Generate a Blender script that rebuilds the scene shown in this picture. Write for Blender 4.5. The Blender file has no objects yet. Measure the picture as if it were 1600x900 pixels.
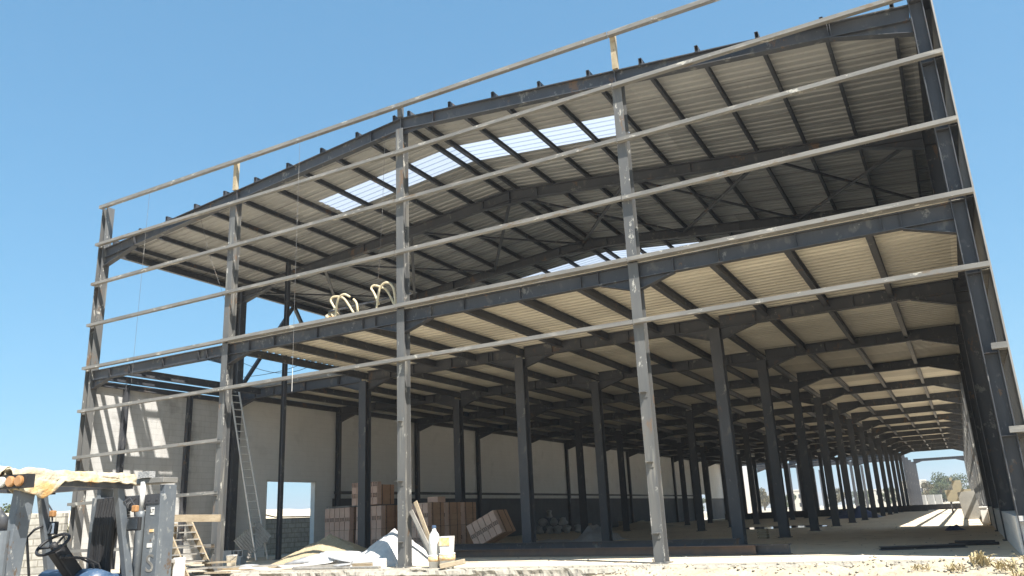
import bpy, bmesh, math, random
from mathutils import Vector, Matrix, Euler, noise
random.seed(7)
S = bpy.context.scene
col = S.collection

# ------------------------------------------------------------------ camera
RM = [(0.87462823, 0.48271032, -0.04490231), (0.17255194, -0.22341076, 0.95932969), (-0.45304668, 0.84680481, 0.27869396)]
CAM = Vector((11.37494864, -15.23810887, 0.92516029))
cam = bpy.data.cameras.new('camera'); co = bpy.data.objects.new('camera', cam); col.objects.link(co)
r, u, f = [Vector(v) for v in RM]
M = Matrix(((r.x, u.x, -f.x, CAM.x), (r.y, u.y, -f.y, CAM.y), (r.z, u.z, -f.z, CAM.z), (0, 0, 0, 1)))
co.matrix_world = M
cam.sensor_width = 36; cam.lens = 1244.95 / 1600 * 36
cam.clip_start = 0.1; cam.clip_end = 6000
S.camera = co

# ------------------------------------------------------------------ light
SUND = Vector((-0.58, 0.35, -1.0)).normalized()
elev = math.asin(-SUND.z); rot = math.atan2(-SUND.x, -SUND.y)
w = bpy.data.worlds.new('World'); S.world = w; w.use_nodes = True
nt = w.node_tree; nt.nodes.clear()
sky = nt.nodes.new('ShaderNodeTexSky'); sky.sky_type = 'NISHITA'; sky.sun_disc = False
sky.sun_elevation = elev; sky.sun_rotation = rot
sky.air_density = 1.15; sky.dust_density = 0.35; sky.ozone_density = 1.2; sky.altitude = 50
bg = nt.nodes.new('ShaderNodeBackground'); bg.inputs[1].default_value = 0.105
out = nt.nodes.new('ShaderNodeOutputWorld')
gm = nt.nodes.new('ShaderNodeGamma'); gm.inputs[1].default_value = 0.52      # softens the sky's fall-off towards the horizon
tn = nt.nodes.new('ShaderNodeMixRGB'); tn.blend_type = 'MULTIPLY'; tn.inputs[0].default_value = 1.0; tn.inputs[2].default_value = (0.54, 1.09, 1.46, 1)
nt.links.new(sky.outputs[0], gm.inputs[0]); nt.links.new(gm.outputs[0], tn.inputs[1])
nt.links.new(tn.outputs[0], bg.inputs[0]); nt.links.new(bg.outputs[0], out.inputs[0])
sl = bpy.data.lights.new('sun', 'SUN'); sl.energy = 5.0; sl.angle = math.radians(0.55); sl.color = (1.0, 0.95, 0.86)
so = bpy.data.objects.new('sun', sl); col.objects.link(so)
so.rotation_euler = SUND.to_track_quat('-Z', 'Y').to_euler()
S.view_settings.view_transform = 'Standard'; S.view_settings.look = 'None'
S.view_settings.exposure = 1.32; S.view_settings.gamma = 1.0
S.cycles.max_bounces = 12; S.cycles.diffuse_bounces = 10; S.cycles.glossy_bounces = 3
S.cycles.transmission_bounces = 4; S.cycles.transparent_max_bounces = 6
S.cycles.caustics_reflective = False; S.cycles.caustics_refractive = False
S.cycles.sample_clamp_indirect = 6.0

HAZE = .0007
# ------------------------------------------------------------------ materials
def mat(name, c1, c2=None, scale=3.0, rough=0.7, bump=0.0, metal=0.0, c3=None, fine=40.0, detail=6, spots=None, bscale=None, stretch=None):
    m = bpy.data.materials.new(name); m.use_nodes = True
    n = m.node_tree.nodes; L = m.node_tree.links
    b = n['Principled BSDF']; b.inputs['Roughness'].default_value = rough; b.inputs['Metallic'].default_value = metal
    if c2 is None: c2 = tuple(x * .8 for x in c1)
    tc = n.new('ShaderNodeTexCoord'); src = tc.outputs['Object']
    if stretch:
        mp = n.new('ShaderNodeMapping'); mp.inputs['Scale'].default_value = stretch; L.new(src, mp.inputs[0]); src = mp.outputs[0]
    nz = n.new('ShaderNodeTexNoise'); nz.inputs['Scale'].default_value = scale; nz.inputs['Detail'].default_value = detail
    nz.inputs['Roughness'].default_value = .65
    L.new(src, nz.inputs['Vector'])
    cr = n.new('ShaderNodeValToRGB'); cr.color_ramp.elements[0].position = .35; cr.color_ramp.elements[1].position = .65
    cr.color_ramp.elements[0].color = (*c1, 1); cr.color_ramp.elements[1].color = (*c2, 1)
    L.new(nz.outputs[0], cr.inputs[0]); cur = cr.outputs[0]
    if c3 is not None:
        nf = n.new('ShaderNodeTexNoise'); nf.inputs['Scale'].default_value = fine; nf.inputs['Detail'].default_value = 4
        L.new(src, nf.inputs['Vector'])
        rr = n.new('ShaderNodeValToRGB'); rr.color_ramp.elements[0].position = .52 if not spots else spots; rr.color_ramp.elements[1].position = (.52 if not spots else spots) + .1
        L.new(nf.outputs[0], rr.inputs[0])
        mx = n.new('ShaderNodeMixRGB'); mx.inputs[2].default_value = (*c3, 1)
        L.new(rr.outputs[0], mx.inputs[0]); L.new(cur, mx.inputs[1]); cur = mx.outputs[0]
    L.new(cur, b.inputs['Base Color'])
    if bump:
        nb = n.new('ShaderNodeTexNoise'); nb.inputs['Scale'].default_value = bscale or fine; nb.inputs['Detail'].default_value = 5
        L.new(src, nb.inputs['Vector'])
        bp = n.new('ShaderNodeBump'); bp.inputs['Strength'].default_value = bump; bp.inputs['Distance'].default_value = .03
        L.new(nb.outputs[0], bp.inputs['Height']); L.new(bp.outputs[0], b.inputs['Normal'])
    return m

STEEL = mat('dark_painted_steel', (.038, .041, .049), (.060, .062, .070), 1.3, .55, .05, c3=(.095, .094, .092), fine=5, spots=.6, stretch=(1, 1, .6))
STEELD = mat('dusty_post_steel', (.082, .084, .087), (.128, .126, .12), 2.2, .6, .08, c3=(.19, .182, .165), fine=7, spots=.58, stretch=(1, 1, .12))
GIRT = mat('weathered_girt_steel', (.13, .126, .118), (.21, .20, .185), 3.0, .6, .06, c3=(.26, .245, .22), fine=9, spots=.58, stretch=(.22, 1, 1))
OCHRE = mat('rusty_stub_steel', (.30, .24, .15), (.42, .35, .24), 5, .7, .06, c3=(.2, .1, .05), fine=12, spots=.6)
SHEETM = mat('roof_sheet_underside', (.33, .325, .32), (.40, .395, .385), .9, .55, c3=(.29, .275, .255), fine=5, spots=.66)
DECKM = mat('galvanised_deck', (.54, .50, .42), (.64, .60, .51), .8, .45, c3=(.42, .35, .24), fine=5, spots=.68)
CLADM = mat('side_cladding_sheet', (.15, .145, .14), (.19, .183, .175), 1.2, .55)
FLOORM = mat('dusty_concrete_floor', (.62, .52, .39), (.72, .62, .48), .25, .9, .25, c3=(.42, .34, .24), fine=1.7, spots=.6, bscale=8)
SLABM = mat('rough_concrete', (.36, .33, .275), (.28, .255, .215), 2.5, .95, .8, c3=(.22, .2, .165), fine=7, spots=.56, bscale=12)
EARTH = mat('dry_earth', (.56, .49, .385), (.48, .42, .325), .12, .95, .6, c3=(.36, .30, .22), fine=.9, spots=.58, bscale=6)
PLASTER = mat('grey_plaster_wall', (.70, .69, .67), (.76, .75, .73), .5, .9, .15, c3=(.66, .65, .63), fine=1.1, spots=.58, bscale=20)
DADO = mat('dark_wall_paint', (.085, .09, .10), (.11, .115, .125), 1.1, .8, .1)
def add_courses(m, z0, z1=.3):
    n = m.node_tree.nodes; L = m.node_tree.links; b = n['Principled BSDF']; src = b.inputs['Base Color'].links[0].from_socket
    tc = n.new('ShaderNodeTexCoord'); sp = n.new('ShaderNodeSeparateXYZ'); cb_ = n.new('ShaderNodeCombineXYZ'); ad = n.new('ShaderNodeMath'); ad.operation = 'ADD'
    L.new(tc.outputs['Object'], sp.inputs[0]); L.new(sp.outputs[0], ad.inputs[0]); L.new(sp.outputs[1], ad.inputs[1]); L.new(ad.outputs[0], cb_.inputs[0]); L.new(sp.outputs[2], cb_.inputs[1])
    bt = n.new('ShaderNodeTexBrick'); bt.inputs['Color1'].default_value = (1, 1, 1, 1); bt.inputs['Color2'].default_value = (.93, .93, .93, 1); bt.inputs['Mortar'].default_value = (.80, .80, .80, 1)
    bt.inputs['Scale'].default_value = 1; bt.inputs['Brick Width'].default_value = .5; bt.inputs['Row Height'].default_value = .2; bt.inputs['Mortar Size'].default_value = .012; bt.inputs['Mortar Smooth'].default_value = .6
    L.new(cb_.outputs[0], bt.inputs['Vector'])
    mp = n.new('ShaderNodeMapping'); mp.inputs['Scale'].default_value = (1, 1.2, .22); L.new(tc.outputs['Object'], mp.inputs[0])
    nz = n.new('ShaderNodeTexNoise'); nz.inputs['Scale'].default_value = 1.4; nz.inputs['Detail'].default_value = 7; nz.inputs['Roughness'].default_value = .7; L.new(mp.outputs[0], nz.inputs['Vector'])
    cr = n.new('ShaderNodeValToRGB'); cr.color_ramp.elements[0].position = .34; cr.color_ramp.elements[0].color = (.74, .72, .69, 1); cr.color_ramp.elements[1].position = .5; cr.color_ramp.elements[1].color = (1, 1, 1, 1)
    L.new(nz.outputs[0], cr.inputs[0])
    m1 = n.new('ShaderNodeMixRGB'); m1.blend_type = 'MULTIPLY'; m1.inputs[0].default_value = z0; L.new(src, m1.inputs[1]); L.new(bt.outputs[0], m1.inputs[2])
    m2 = n.new('ShaderNodeMixRGB'); m2.blend_type = 'MULTIPLY'; m2.inputs[0].default_value = z1; L.new(m1.outputs[0], m2.inputs[1]); L.new(cr.outputs[0], m2.inputs[2]); L.new(m2.outputs[0], b.inputs['Base Color'])
add_courses(PLASTER, .35, .12); add_courses(DADO, .5, .5)
PLASTG = mat('raw_grey_plaster', (.44, .435, .425), (.50, .495, .485), .5, .9, .2, c3=(.35, .345, .335), fine=1.1, spots=.58, bscale=20); add_courses(PLASTG, .9, .6)
NEARE = mat('trodden_earth', (.44, .375, .275), (.36, .305, .22), 1.2, .95, .9, c3=(.30, .25, .185), fine=9, spots=.54, bscale=14)
DUSTC = mat('grey_precast_concrete', (.20, .19, .17), (.26, .25, .225), 2, .95, .3)  # plain grey concrete of the precast slab
LIMES = mat('white_plaster', (.62, .60, .56), (.72, .70, .66), 3, .9, .1)
SANDM = mat('sand', (.42, .33, .21), (.36, .28, .17), 9, .95, .8, c3=(.5, .42, .3), fine=60, bscale=60)
WHITEP = mat('white_lime', (.60, .59, .57), (.52, .51, .50), 5, .9, .5, c3=(.55, .54, .5), fine=30, spots=.66, bscale=30)
WOOD = mat('weathered_timber', (.26, .20, .13), (.36, .29, .2), 3, .8, .2, c3=(.2, .15, .09), fine=14, spots=.6, stretch=(1, 1, 6))
PALEWOOD = mat('pale_timber', (.42, .345, .245), (.33, .265, .18), 6, .8, .2, c3=(.28, .21, .13), fine=20, spots=.64)
GREYWOOD = mat('grey_board', (.21, .195, .175), (.32, .305, .28), 5, .85, .2, c3=(.2, .18, .16), fine=20, spots=.6)
PAINTG = mat('forklift_grey_paint', (.095, .108, .125), (.13, .145, .16), 4, .45, .02, c3=(.22, .22, .21), fine=9, spots=.64)
BLUEP = mat('forklift_blue_paint', (.035, .07, .13), (.06, .10, .17), 6, .4, .02, c3=(.2, .2, .2), fine=30, spots=.64)
BLACK = mat('black_rubber', (.012, .012, .014), (.022, .022, .024), 8, .6, .1)
NAVY = mat('navy_seat_vinyl', (.02, .025, .045), (.03, .035, .055), 8, .5)
FOAM = mat('yellowed_foam_wrap', (.38, .32, .215), (.46, .40, .30), 3.5, .85, 1.0, c3=(.50, .30, .12), fine=3.2, spots=.54, bscale=16)
ORANGE = mat('orange_lens', (.33, .17, .07), (.40, .22, .10), 5, .3)
WLENS = mat('white_lens', (.5, .5, .47), (.42, .42, .4), 5, .3)
WPLAST = mat('white_plastic', (.72, .71, .68), (.6, .59, .56), 8, .5, c3=(.4, .38, .33), fine=20, spots=.64)
OPLAST = mat('orange_white_label', (.66, .36, .12), (.72, .6, .42), 12, .6)
GREYPL = mat('grey_plastic_sheet', (.34, .35, .37), (.46, .46, .47), 4, .4, .4, bscale=9)
CBLOCK = mat('concrete_block_face', (.36, .355, .35), (.28, .275, .27), 7, .95, .5, bscale=50)
GLASS = mat('mirror_glass', (.5, .52, .55), (.5, .52, .55), 5, .08, metal=1.0)
BLUETARP = mat('blue_tarp', (.04, .07, .16), (.05, .09, .2), 5, .5, .3)
LEAF = mat('dusty_foliage', (.06, .085, .035), (.115, .12, .06), 1.3, .8)
LEAFB = mat('brownish_foliage', (.12, .10, .05), (.16, .135, .075), 1.3, .8)
BARK = mat('bark', (.14, .11, .08), (.09, .07, .05), 6, .9, .4)
DRYW = mat('dry_weed', (.42, .35, .2), (.3, .24, .13), 8, .9)
HILLM = mat('distant_hill', (.20, .19, .16), (.26, .25, .21), .01, .95)
PANELC = mat('grey_boundary_panel', (.26, .255, .24), (.32, .31, .29), 1.5, .9)
CREAM = mat('cream_building', (.55, .5, .42), (.6, .56, .48), .5, .9)
DARK = mat('dark_opening', (.03, .03, .035), (.04, .04, .045), 3, .8)
ALU = mat('dull_aluminium', (.58, .58, .57), (.66, .66, .65), 6, .5, metal=.1)

def brickmat(name, ca, cb, mortar, sx, sz, scale=1.0, axis='XZ', ms=.02, bump=.6):
    m = bpy.data.materials.new(name); m.use_nodes = True
    n = m.node_tree.nodes; L = m.node_tree.links; b = n['Principled BSDF']; b.inputs['Roughness'].default_value = .95
    tc = n.new('ShaderNodeTexCoord'); sp = n.new('ShaderNodeSeparateXYZ'); cb_ = n.new('ShaderNodeCombineXYZ')
    L.new(tc.outputs['Object'], sp.inputs[0])
    ad = n.new('ShaderNodeMath'); ad.operation = 'ADD'; L.new(sp.outputs[0], ad.inputs[0]); L.new(sp.outputs[1], ad.inputs[1])
    L.new(ad.outputs[0], cb_.inputs[0]); L.new(sp.outputs[2], cb_.inputs[1])
    bt = n.new('ShaderNodeTexBrick'); bt.inputs['Color1'].default_value = (*ca, 1); bt.inputs['Color2'].default_value = (*cb, 1)
    bt.inputs['Mortar'].default_value = (*mortar, 1); bt.inputs['Scale'].default_value = scale
    bt.inputs['Mortar Size'].default_value = ms; bt.inputs['Brick Width'].default_value = sx; bt.inputs['Row Height'].default_value = sz
    bt.inputs['Mortar Smooth'].default_value = .3
    L.new(cb_.outputs[0], bt.inputs['Vector'])
    nz = n.new('ShaderNodeTexNoise'); nz.inputs['Scale'].default_value = 6; nz.inputs['Detail'].default_value = 6; L.new(tc.outputs['Object'], nz.inputs['Vector'])
    mx = n.new('ShaderNodeMixRGB'); mx.blend_type = 'MULTIPLY'; mx.inputs[0].default_value = .55
    cr = n.new('ShaderNodeValToRGB'); cr.color_ramp.elements[0].color = (.5, .5, .5, 1); cr.color_ramp.elements[1].color = (1, 1, 1, 1); cr.color_ramp.elements[0].position = .3; cr.color_ramp.elements[1].position = .62
    L.new(nz.outputs[0], cr.inputs[0]); L.new(bt.outputs[0], mx.inputs[1]); L.new(cr.outputs[0], mx.inputs[2]); L.new(mx.outputs[0], b.inputs['Base Color'])
    bp = n.new('ShaderNodeBump'); bp.invert = True; bp.inputs['Strength'].default_value = bump; bp.inputs['Distance'].default_value = .02
    L.new(bt.outputs['Fac'], bp.inputs['Height']); L.new(bp.outputs[0], b.inputs['Normal'])
    return m
BLOCKW = brickmat('concrete_blockwork', (.44, .41, .36), (.36, .34, .30), (.26, .24, .2), .4, .2)
CLAY = mat('clay_brick_shaded', (.58, .36, .23), (.48, .28, .17), 2.5, .9, .15, c3=(.52, .35, .24), fine=12, spots=.62)  # pack sides: the weaker light there is put into a darker clay colour
CLAYF = mat('clay_brick_lit', (.72, .52, .42), (.64, .44, .35), 2.5, .9, .15, c3=(.68, .52, .43), fine=12, spots=.64)  # same clay, painted paler for the fronts that catch more light
CLAYH = mat('clay_hole_shade', (.02, .012, .009), (.03, .018, .012), 6, .95)  # near-black backs of the cells, shade painted as colour

def add_marks(m, colr, sc, thr, stretch):
    n = m.node_tree.nodes; L = m.node_tree.links; b = n['Principled BSDF']; src = b.inputs['Base Color'].links[0].from_socket
    tc = n.new('ShaderNodeTexCoord'); mp = n.new('ShaderNodeMapping'); mp.inputs['Scale'].default_value = stretch; L.new(tc.outputs['Object'], mp.inputs[0])
    nz = n.new('ShaderNodeTexNoise'); nz.inputs['Scale'].default_value = sc; nz.inputs['Detail'].default_value = 7; nz.inputs['Roughness'].default_value = .75; L.new(mp.outputs[0], nz.inputs['Vector'])
    cr = n.new('ShaderNodeValToRGB'); cr.color_ramp.elements[0].position = thr; cr.color_ramp.elements[1].position = thr + .035; L.new(nz.outputs[0], cr.inputs[0])
    mx = n.new('ShaderNodeMixRGB'); mx.inputs[2].default_value = (*colr, 1); L.new(cr.outputs[0], mx.inputs[0]); L.new(src, mx.inputs[1]); L.new(mx.outputs[0], b.inputs['Base Color'])
add_marks(STEEL, (.16, .157, .15), 3.1, .60, (1, 1, .7)); add_marks(STEEL, (.13, .08, .05), 1.7, .60, (1, 1, .6))
add_marks(STEELD, (.40, .385, .35), 4.3, .59, (1, 1, .45)); add_marks(STEELD, (.15, .10, .065), 2.3, .59, (1, 1, .4))
add_marks(GIRT, (.15, .115, .08), 2.7, .60, (.35, 1, 1)); add_marks(GIRT, (.42, .40, .35), 5.1, .60, (.5, 1, 1))
add_marks(PAINTG, (.35, .35, .34), 9, .60, (1, 1, .3)); add_marks(PAINTG, (.10, .07, .05), 6, .60, (1, 1, .5))
def add_panels(m, wd):
    n = m.node_tree.nodes; L = m.node_tree.links; b = n['Principled BSDF']; src = b.inputs['Base Color'].links[0].from_socket
    tc = n.new('ShaderNodeTexCoord'); sp = n.new('ShaderNodeSeparateXYZ'); L.new(tc.outputs['Object'], sp.inputs[0])
    dv = n.new('ShaderNodeMath'); dv.operation = 'DIVIDE'; dv.inputs[1].default_value = wd; L.new(sp.outputs[1], dv.inputs[0])
    fl_ = n.new('ShaderNodeMath'); fl_.operation = 'FLOOR'; L.new(dv.outputs[0], fl_.inputs[0])
    dx = n.new('ShaderNodeMath'); dx.operation = 'DIVIDE'; dx.inputs[1].default_value = 6; L.new(sp.outputs[0], dx.inputs[0]); fx = n.new('ShaderNodeMath'); fx.operation = 'FLOOR'; L.new(dx.outputs[0], fx.inputs[0])
    cb_ = n.new('ShaderNodeCombineXYZ'); L.new(fx.outputs[0], cb_.inputs[0]); L.new(fl_.outputs[0], cb_.inputs[1])
    wn = n.new('ShaderNodeTexWhiteNoise'); L.new(cb_.outputs[0], wn.inputs[0])
    mr = n.new('ShaderNodeMapRange'); mr.inputs['To Min'].default_value = .78; mr.inputs['To Max'].default_value = 1.08; L.new(wn.outputs['Value'], mr.inputs['Value'])
    fr = n.new('ShaderNodeMath'); fr.operation = 'FRACT'; L.new(dv.outputs[0], fr.inputs[0]); gt = n.new('ShaderNodeMath'); gt.operation = 'GREATER_THAN'; gt.inputs[1].default_value = .025; L.new(fr.outputs[0], gt.inputs[0])
    m3 = n.new('ShaderNodeMapRange'); m3.inputs['To Min'].default_value = .55; m3.inputs['To Max'].default_value = 1; L.new(gt.outputs[0], m3.inputs['Value'])
    ml = n.new('ShaderNodeMath'); ml.operation = 'MULTIPLY'; L.new(mr.outputs[0], ml.inputs[0]); L.new(m3.outputs[0], ml.inputs[1])
    mx = n.new('ShaderNodeMixRGB'); mx.blend_type = 'MULTIPLY'; mx.inputs[0].default_value = 1; L.new(src, mx.inputs[1]); L.new(ml.outputs[0], mx.inputs[2]); L.new(mx.outputs[0], b.inputs['Base Color'])
add_panels(SHEETM, 1.04); add_panels(DECKM, 1.04)

def skylight_mat():
    m = bpy.data.materials.new('translucent_rooflight'); m.use_nodes = True
    n = m.node_tree.nodes; L = m.node_tree.links; n.clear()
    o = n.new('ShaderNodeOutputMaterial'); t = n.new('ShaderNodeBsdfTranslucent'); t.inputs[0].default_value = (.56, .60, .66, 1)
    d = n.new('ShaderNodeBsdfDiffuse'); d.inputs[0].default_value = (.54, .57, .60, 1); mx = n.new('ShaderNodeMixShader'); mx.inputs[0].default_value = .15
    L.new(t.outputs[0], mx.inputs[1]); L.new(d.outputs[0], mx.inputs[2]); L.new(mx.outputs[0], o.inputs[0])
    return m
SKYL = skylight_mat()

# ------------------------------------------------------------------ mesh helpers
class MB:
    def __init__(s): s.v = []; s.f = []; s.mi = []; s.cur = 0
    def add(s, vs, fs):
        b = len(s.v); s.v += [tuple(v) for v in vs]
        for q in fs: s.f.append(tuple(b + i for i in q)); s.mi.append(s.cur)
    def box(s, x0, x1, y0, y1, z0, z1):
        s.add([(x0,y0,z0),(x1,y0,z0),(x1,y1,z0),(x0,y1,z0),(x0,y0,z1),(x1,y0,z1),(x1,y1,z1),(x0,y1,z1)],
              [(0,3,2,1),(4,5,6,7),(0,1,5,4),(1,2,6,5),(2,3,7,6),(3,0,4,7)])
    def hexa(s, b4, t4):
        s.add(list(b4) + list(t4), [(0,3,2,1),(4,5,6,7),(0,1,5,4),(1,2,6,5),(2,3,7,6),(3,0,4,7)])
    def prism(s, a, b, up, prof):
        """extrude profile (list of (side, up)) from a to b"""
        a = Vector(a); b = Vector(b); d = (b - a).normalized(); up = Vector(up)
        sd = d.cross(up).normalized(); up = sd.cross(d).normalized()
        n = len(prof)
        vs = [a + sd * p + up * q for p, q in prof] + [b + sd * p + up * q for p, q in prof]
        fs = [(i, (i + 1) % n, n + (i + 1) % n, n + i) for i in range(n)] + [tuple(range(n - 1, -1, -1)), tuple(range(n, 2 * n))]
        s.add(vs, fs)
    def ibeam(s, a, b, up, h, w, tf=.016, tw=.01):
        """up = direction of the web's depth; h depth, w flange width; axis on the section's centre"""
        H = h / 2; W = w / 2; t = tw / 2
        s.prism(a, b, up, [(-W,-H),(W,-H),(W,-H+tf),(t,-H+tf),(t,H-tf),(W,H-tf),(W,H),(-W,H),(-W,H-tf),(-t,H-tf),(-t,-H+tf),(-W,-H+tf)])
    def cbeam(s, a, b, up, h, w, t=.012):
        H = h / 2; W = w / 2
        s.prism(a, b, up, [(-W,-H),(W,-H),(W,-H+t*2),(W-t,-H+t*2),(W-t,-H+t),(-W+t,-H+t),(-W+t,H-t),(W-t,H-t),(W-t,H-t*2),(W,H-t*2),(W,H),(-W,H)])
    def bar(s, a, b, up, h, w):
        H = h / 2; W = w / 2
        s.prism(a, b, up, [(-W,-H),(W,-H),(W,H),(-W,H)])
    def tube(s, pts, rad, n=8, caps=True):
        pts = [Vector(p) for p in pts]; rs = rad if isinstance(rad, (list, tuple)) else [rad] * len(pts)
        b = len(s.v); ref = None
        for i, p in enumerate(pts):
            d = (pts[min(i + 1, len(pts) - 1)] - pts[max(i - 1, 0)]).normalized()
            if ref is None: ref = d.orthogonal().normalized()
            ref = (ref - d * ref.dot(d)).normalized(); q = d.cross(ref)
            for k in range(n):
                t = 2 * math.pi * k / n; s.v.append(tuple(p + (ref * math.cos(t) + q * math.sin(t)) * rs[i]))
        for i in range(len(pts) - 1):
            for k in range(n):
                s.f.append((b + i*n + k, b + i*n + (k+1) % n, b + (i+1)*n + (k+1) % n, b + (i+1)*n + k)); s.mi.append(s.cur)
        if caps:
            s.f.append(tuple(b + k for k in range(n - 1, -1, -1))); s.mi.append(s.cur)
            s.f.append(tuple(b + (len(pts)-1)*n + k for k in range(n))); s.mi.append(s.cur)
    def lathe(s, prof, cx, cy, cz, n=20):
        b = len(s.v)
        for r_, z in prof:
            for k in range(n):
                t = 2 * math.pi * k / n; s.v.append((cx + r_ * math.cos(t), cy + r_ * math.sin(t), cz + z))
        for i in range(len(prof) - 1):
            for k in range(n):
                s.f.append((b + i*n + k, b + i*n + (k+1) % n, b + (i+1)*n + (k+1) % n, b + (i+1)*n + k)); s.mi.append(s.cur)
        s.f.append(tuple(b + k for k in range(n - 1, -1, -1))); s.mi.append(s.cur)
        s.f.append(tuple(b + (len(prof)-1)*n + k for k in range(n))); s.mi.append(s.cur)
    def build(s, name, m, parent=None, smooth=False, bevel=0):
        me = bpy.data.meshes.new(name); me.from_pydata(s.v, [], s.f)
        ms = m if isinstance(m, (list, tuple)) else [m]
        for x in ms: me.materials.append(x)
        if len(ms) > 1: me.polygons.foreach_set('material_index', s.mi)
        if smooth: me.polygons.foreach_set('use_smooth', [True] * len(me.polygons))
        me.update()
        o = bpy.data.objects.new(name, me); col.objects.link(o)
        if parent: o.parent = parent
        if bevel:
            md = o.modifiers.new('bevel', 'BEVEL'); md.width = bevel; md.segments = 2; md.limit_method = 'ANGLE'
        return o
def tag(o, label=None, cat=None, group=None, kind=None):
    if label: o['label'] = label
    if cat: o['category'] = cat
    if group: o['group'] = group
    if kind: o['kind'] = kind
    return o
def empty(name, loc=(0, 0, 0), rz=0, label=None, cat=None, group=None):
    o = bpy.data.objects.new(name, None); col.objects.link(o); o.location = loc; o.rotation_euler = (0, 0, rz); o.empty_display_size = .1
    return tag(o, label, cat, group)

# ------------------------------------------------------------------ building grid
s_ = 5.825
CX = 0.115                      # axis of the building
XL, XR = -12.04, 12.27          # outer faces of the corner columns
LEV = [11.447, 10.123, 8.784, 7.418, 6.036, 4.697, 3.31, 1.949, 0.619]
NR = 18                         # last frame line
ND = 13                         # decked frame lines
NU = 5                          # frame lines of the upper storey
def Y(n): return n * s_
def roofz(x): return 11.17 - .0975 * abs(x - CX)     # top of the rafters

B = empty('steel_building', (0, 0, 0), 0, 'large unfinished two-storey steel frame building with corrugated roof and open front', 'building')

# gable posts of the front
for k in (-1, 0, 1):
    x0 = 6 * k; m = MB(); xc = x0 + .11; zt = roofz(xc) - .34
    m.ibeam((xc, .12, .02), (xc, .12, zt), (0, 1, 0), .24, .22, .014, .01)
    m.box(x0 - .06, x0 + .28, -.06, .30, 0.0, .022)
    for sx in (-.02, .2):
        for sy in (-.03, .25): m.lathe([(.014, 0), (.014, .06), (.008, .065)], x0 + sx + .01, sy, .022, 6)
    p = m.build('gable_post', STEELD, B)
    for L_ in (6, 7, 8):
        z = LEV[L_] - .07; m = MB()
        m.prism((x0 + .03, 0, z), (x0 + .17, 0, z), (0, 0, 1), [(.002, .012), (.13, .012), (.13, 0), (.014, 0), (.014, -.1), (.002, -.1)])
        m.build('girt_bracket', STEELD, p)
    m = MB(); m.bar((xc, .065, roofz(xc) + .005), (xc, .065, LEV[0] + .03), (0, 1, 0), .12, .12)
    m.build('parapet_stub', OCHRE if k else STEELD, B)

# corner and portal columns
def edge_column(side, n, top, d, w_=.28):
    if side < 0 and n > 1: d = .20; w_ = .16
    m = MB(); xo = XL if side < 0 else XR; xi = xo - side * d; xc = (xo + xi) / 2; yc = Y(n) + .15
    m.ibeam((xc, yc, .02), (xc, yc, top), (1, 0, 0), d, w_, .016, .01)
    m.box(min(xo, xi) - .05, max(xo, xi) + .05, yc - .2, yc + .2, 0, .025)
    lv = LEV if n == 0 else [5.93, 5.62, 5.36] + ([9.95, 9.45] if n <= NU else [])
    for z in lv:
        if z < top: m.box(min(xo, xi) + .017, max(xo, xi) - .017, yc - w_ / 2 + .004, yc + w_ / 2 - .004, z - .09 if n == 0 else z, (z - .09 if n == 0 else z) + .01)
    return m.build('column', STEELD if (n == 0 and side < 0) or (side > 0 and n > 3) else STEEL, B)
for n in range(0, NR + 1):
    top = LEV[0] if n == 0 else (roofz(XL) + .05 if n <= NU else 5.97)
    dL = .24 if n == 0 else .30
    if n <= ND or n in (14, 15): edge_column(-1, n, top, dL)
    edge_column(1, n, top, dL)
icol = MB(); icol.ibeam((0, .15, .02), (0, .15, 5.64), (0, 1, 0), .30, .29, .018, .011); icol.box(-.2, .2, -.05, .35, 0, .025)
first = None
for k in (-1, 0, 1):
    for n in range(1, NR + 1):
        if first is None: o = first = icol.build('column', STEEL, B)
        else: o = first.copy(); col.objects.link(o)
        o.location = (CX + 6 * k + .09, Y(n), 0)

# haunched beam between two supports, top at z(x), along x
def hbeam(m, x0, x1, y, zt0, zt1, h, w_, hl=.85, hd=.27, h0=True, h1=True, stiff=1.5):
    m.ibeam((x0, y, zt0 - h / 2), (x1, y, zt1 - h / 2), (0, 0, 1), h, w_, .022, .01)
    L_ = x1 - x0
    def zb(t): return (zt0 + (zt1 - zt0) * t) - h
    for fl, side in ((h0, 0), (h1, 1)):
        if not fl: continue
        xa = x0 if side == 0 else x1; sg = 1 if side == 0 else -1; xb = xa + sg * hl
        ta = (xa - x0) / L_; tb = (xb - x0) / L_
        m.add([(xa, y - .006, zb(ta) + .012), (xb, y - .006, zb(tb) + .012), (xa, y - .006, zb(ta) - hd),
               (xa, y + .006, zb(ta) + .012), (xb, y + .006, zb(tb) + .012), (xa, y + .006, zb(ta) - hd)],
              [(0, 1, 2), (5, 4, 3), (0, 3, 4, 1), (1, 4, 5, 2), (2, 5, 3, 0)])
        m.bar((xa, y, zb(ta) - hd), (xb, y, zb(tb) - .007), (0, 0, 1), .014, w_)
        for q in (xb,):
            t = (q - x0) / L_; m.box(q - .006, q + .006, y - w_ / 2 + .003, y + w_ / 2 - .003, zb(t) + .015, zb(t) + h - .016)
    if stiff:
        q = x0 + (stiff if not h0 else hl + stiff * .62)
        while q < x1 - .6:
            t = (q - x0) / L_; m.box(q - .005, q + .005, y - w_ / 2 + .006, y + w_ / 2 - .006, zb(t) + .015, zb(t) + h - .016); q += stiff

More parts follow.
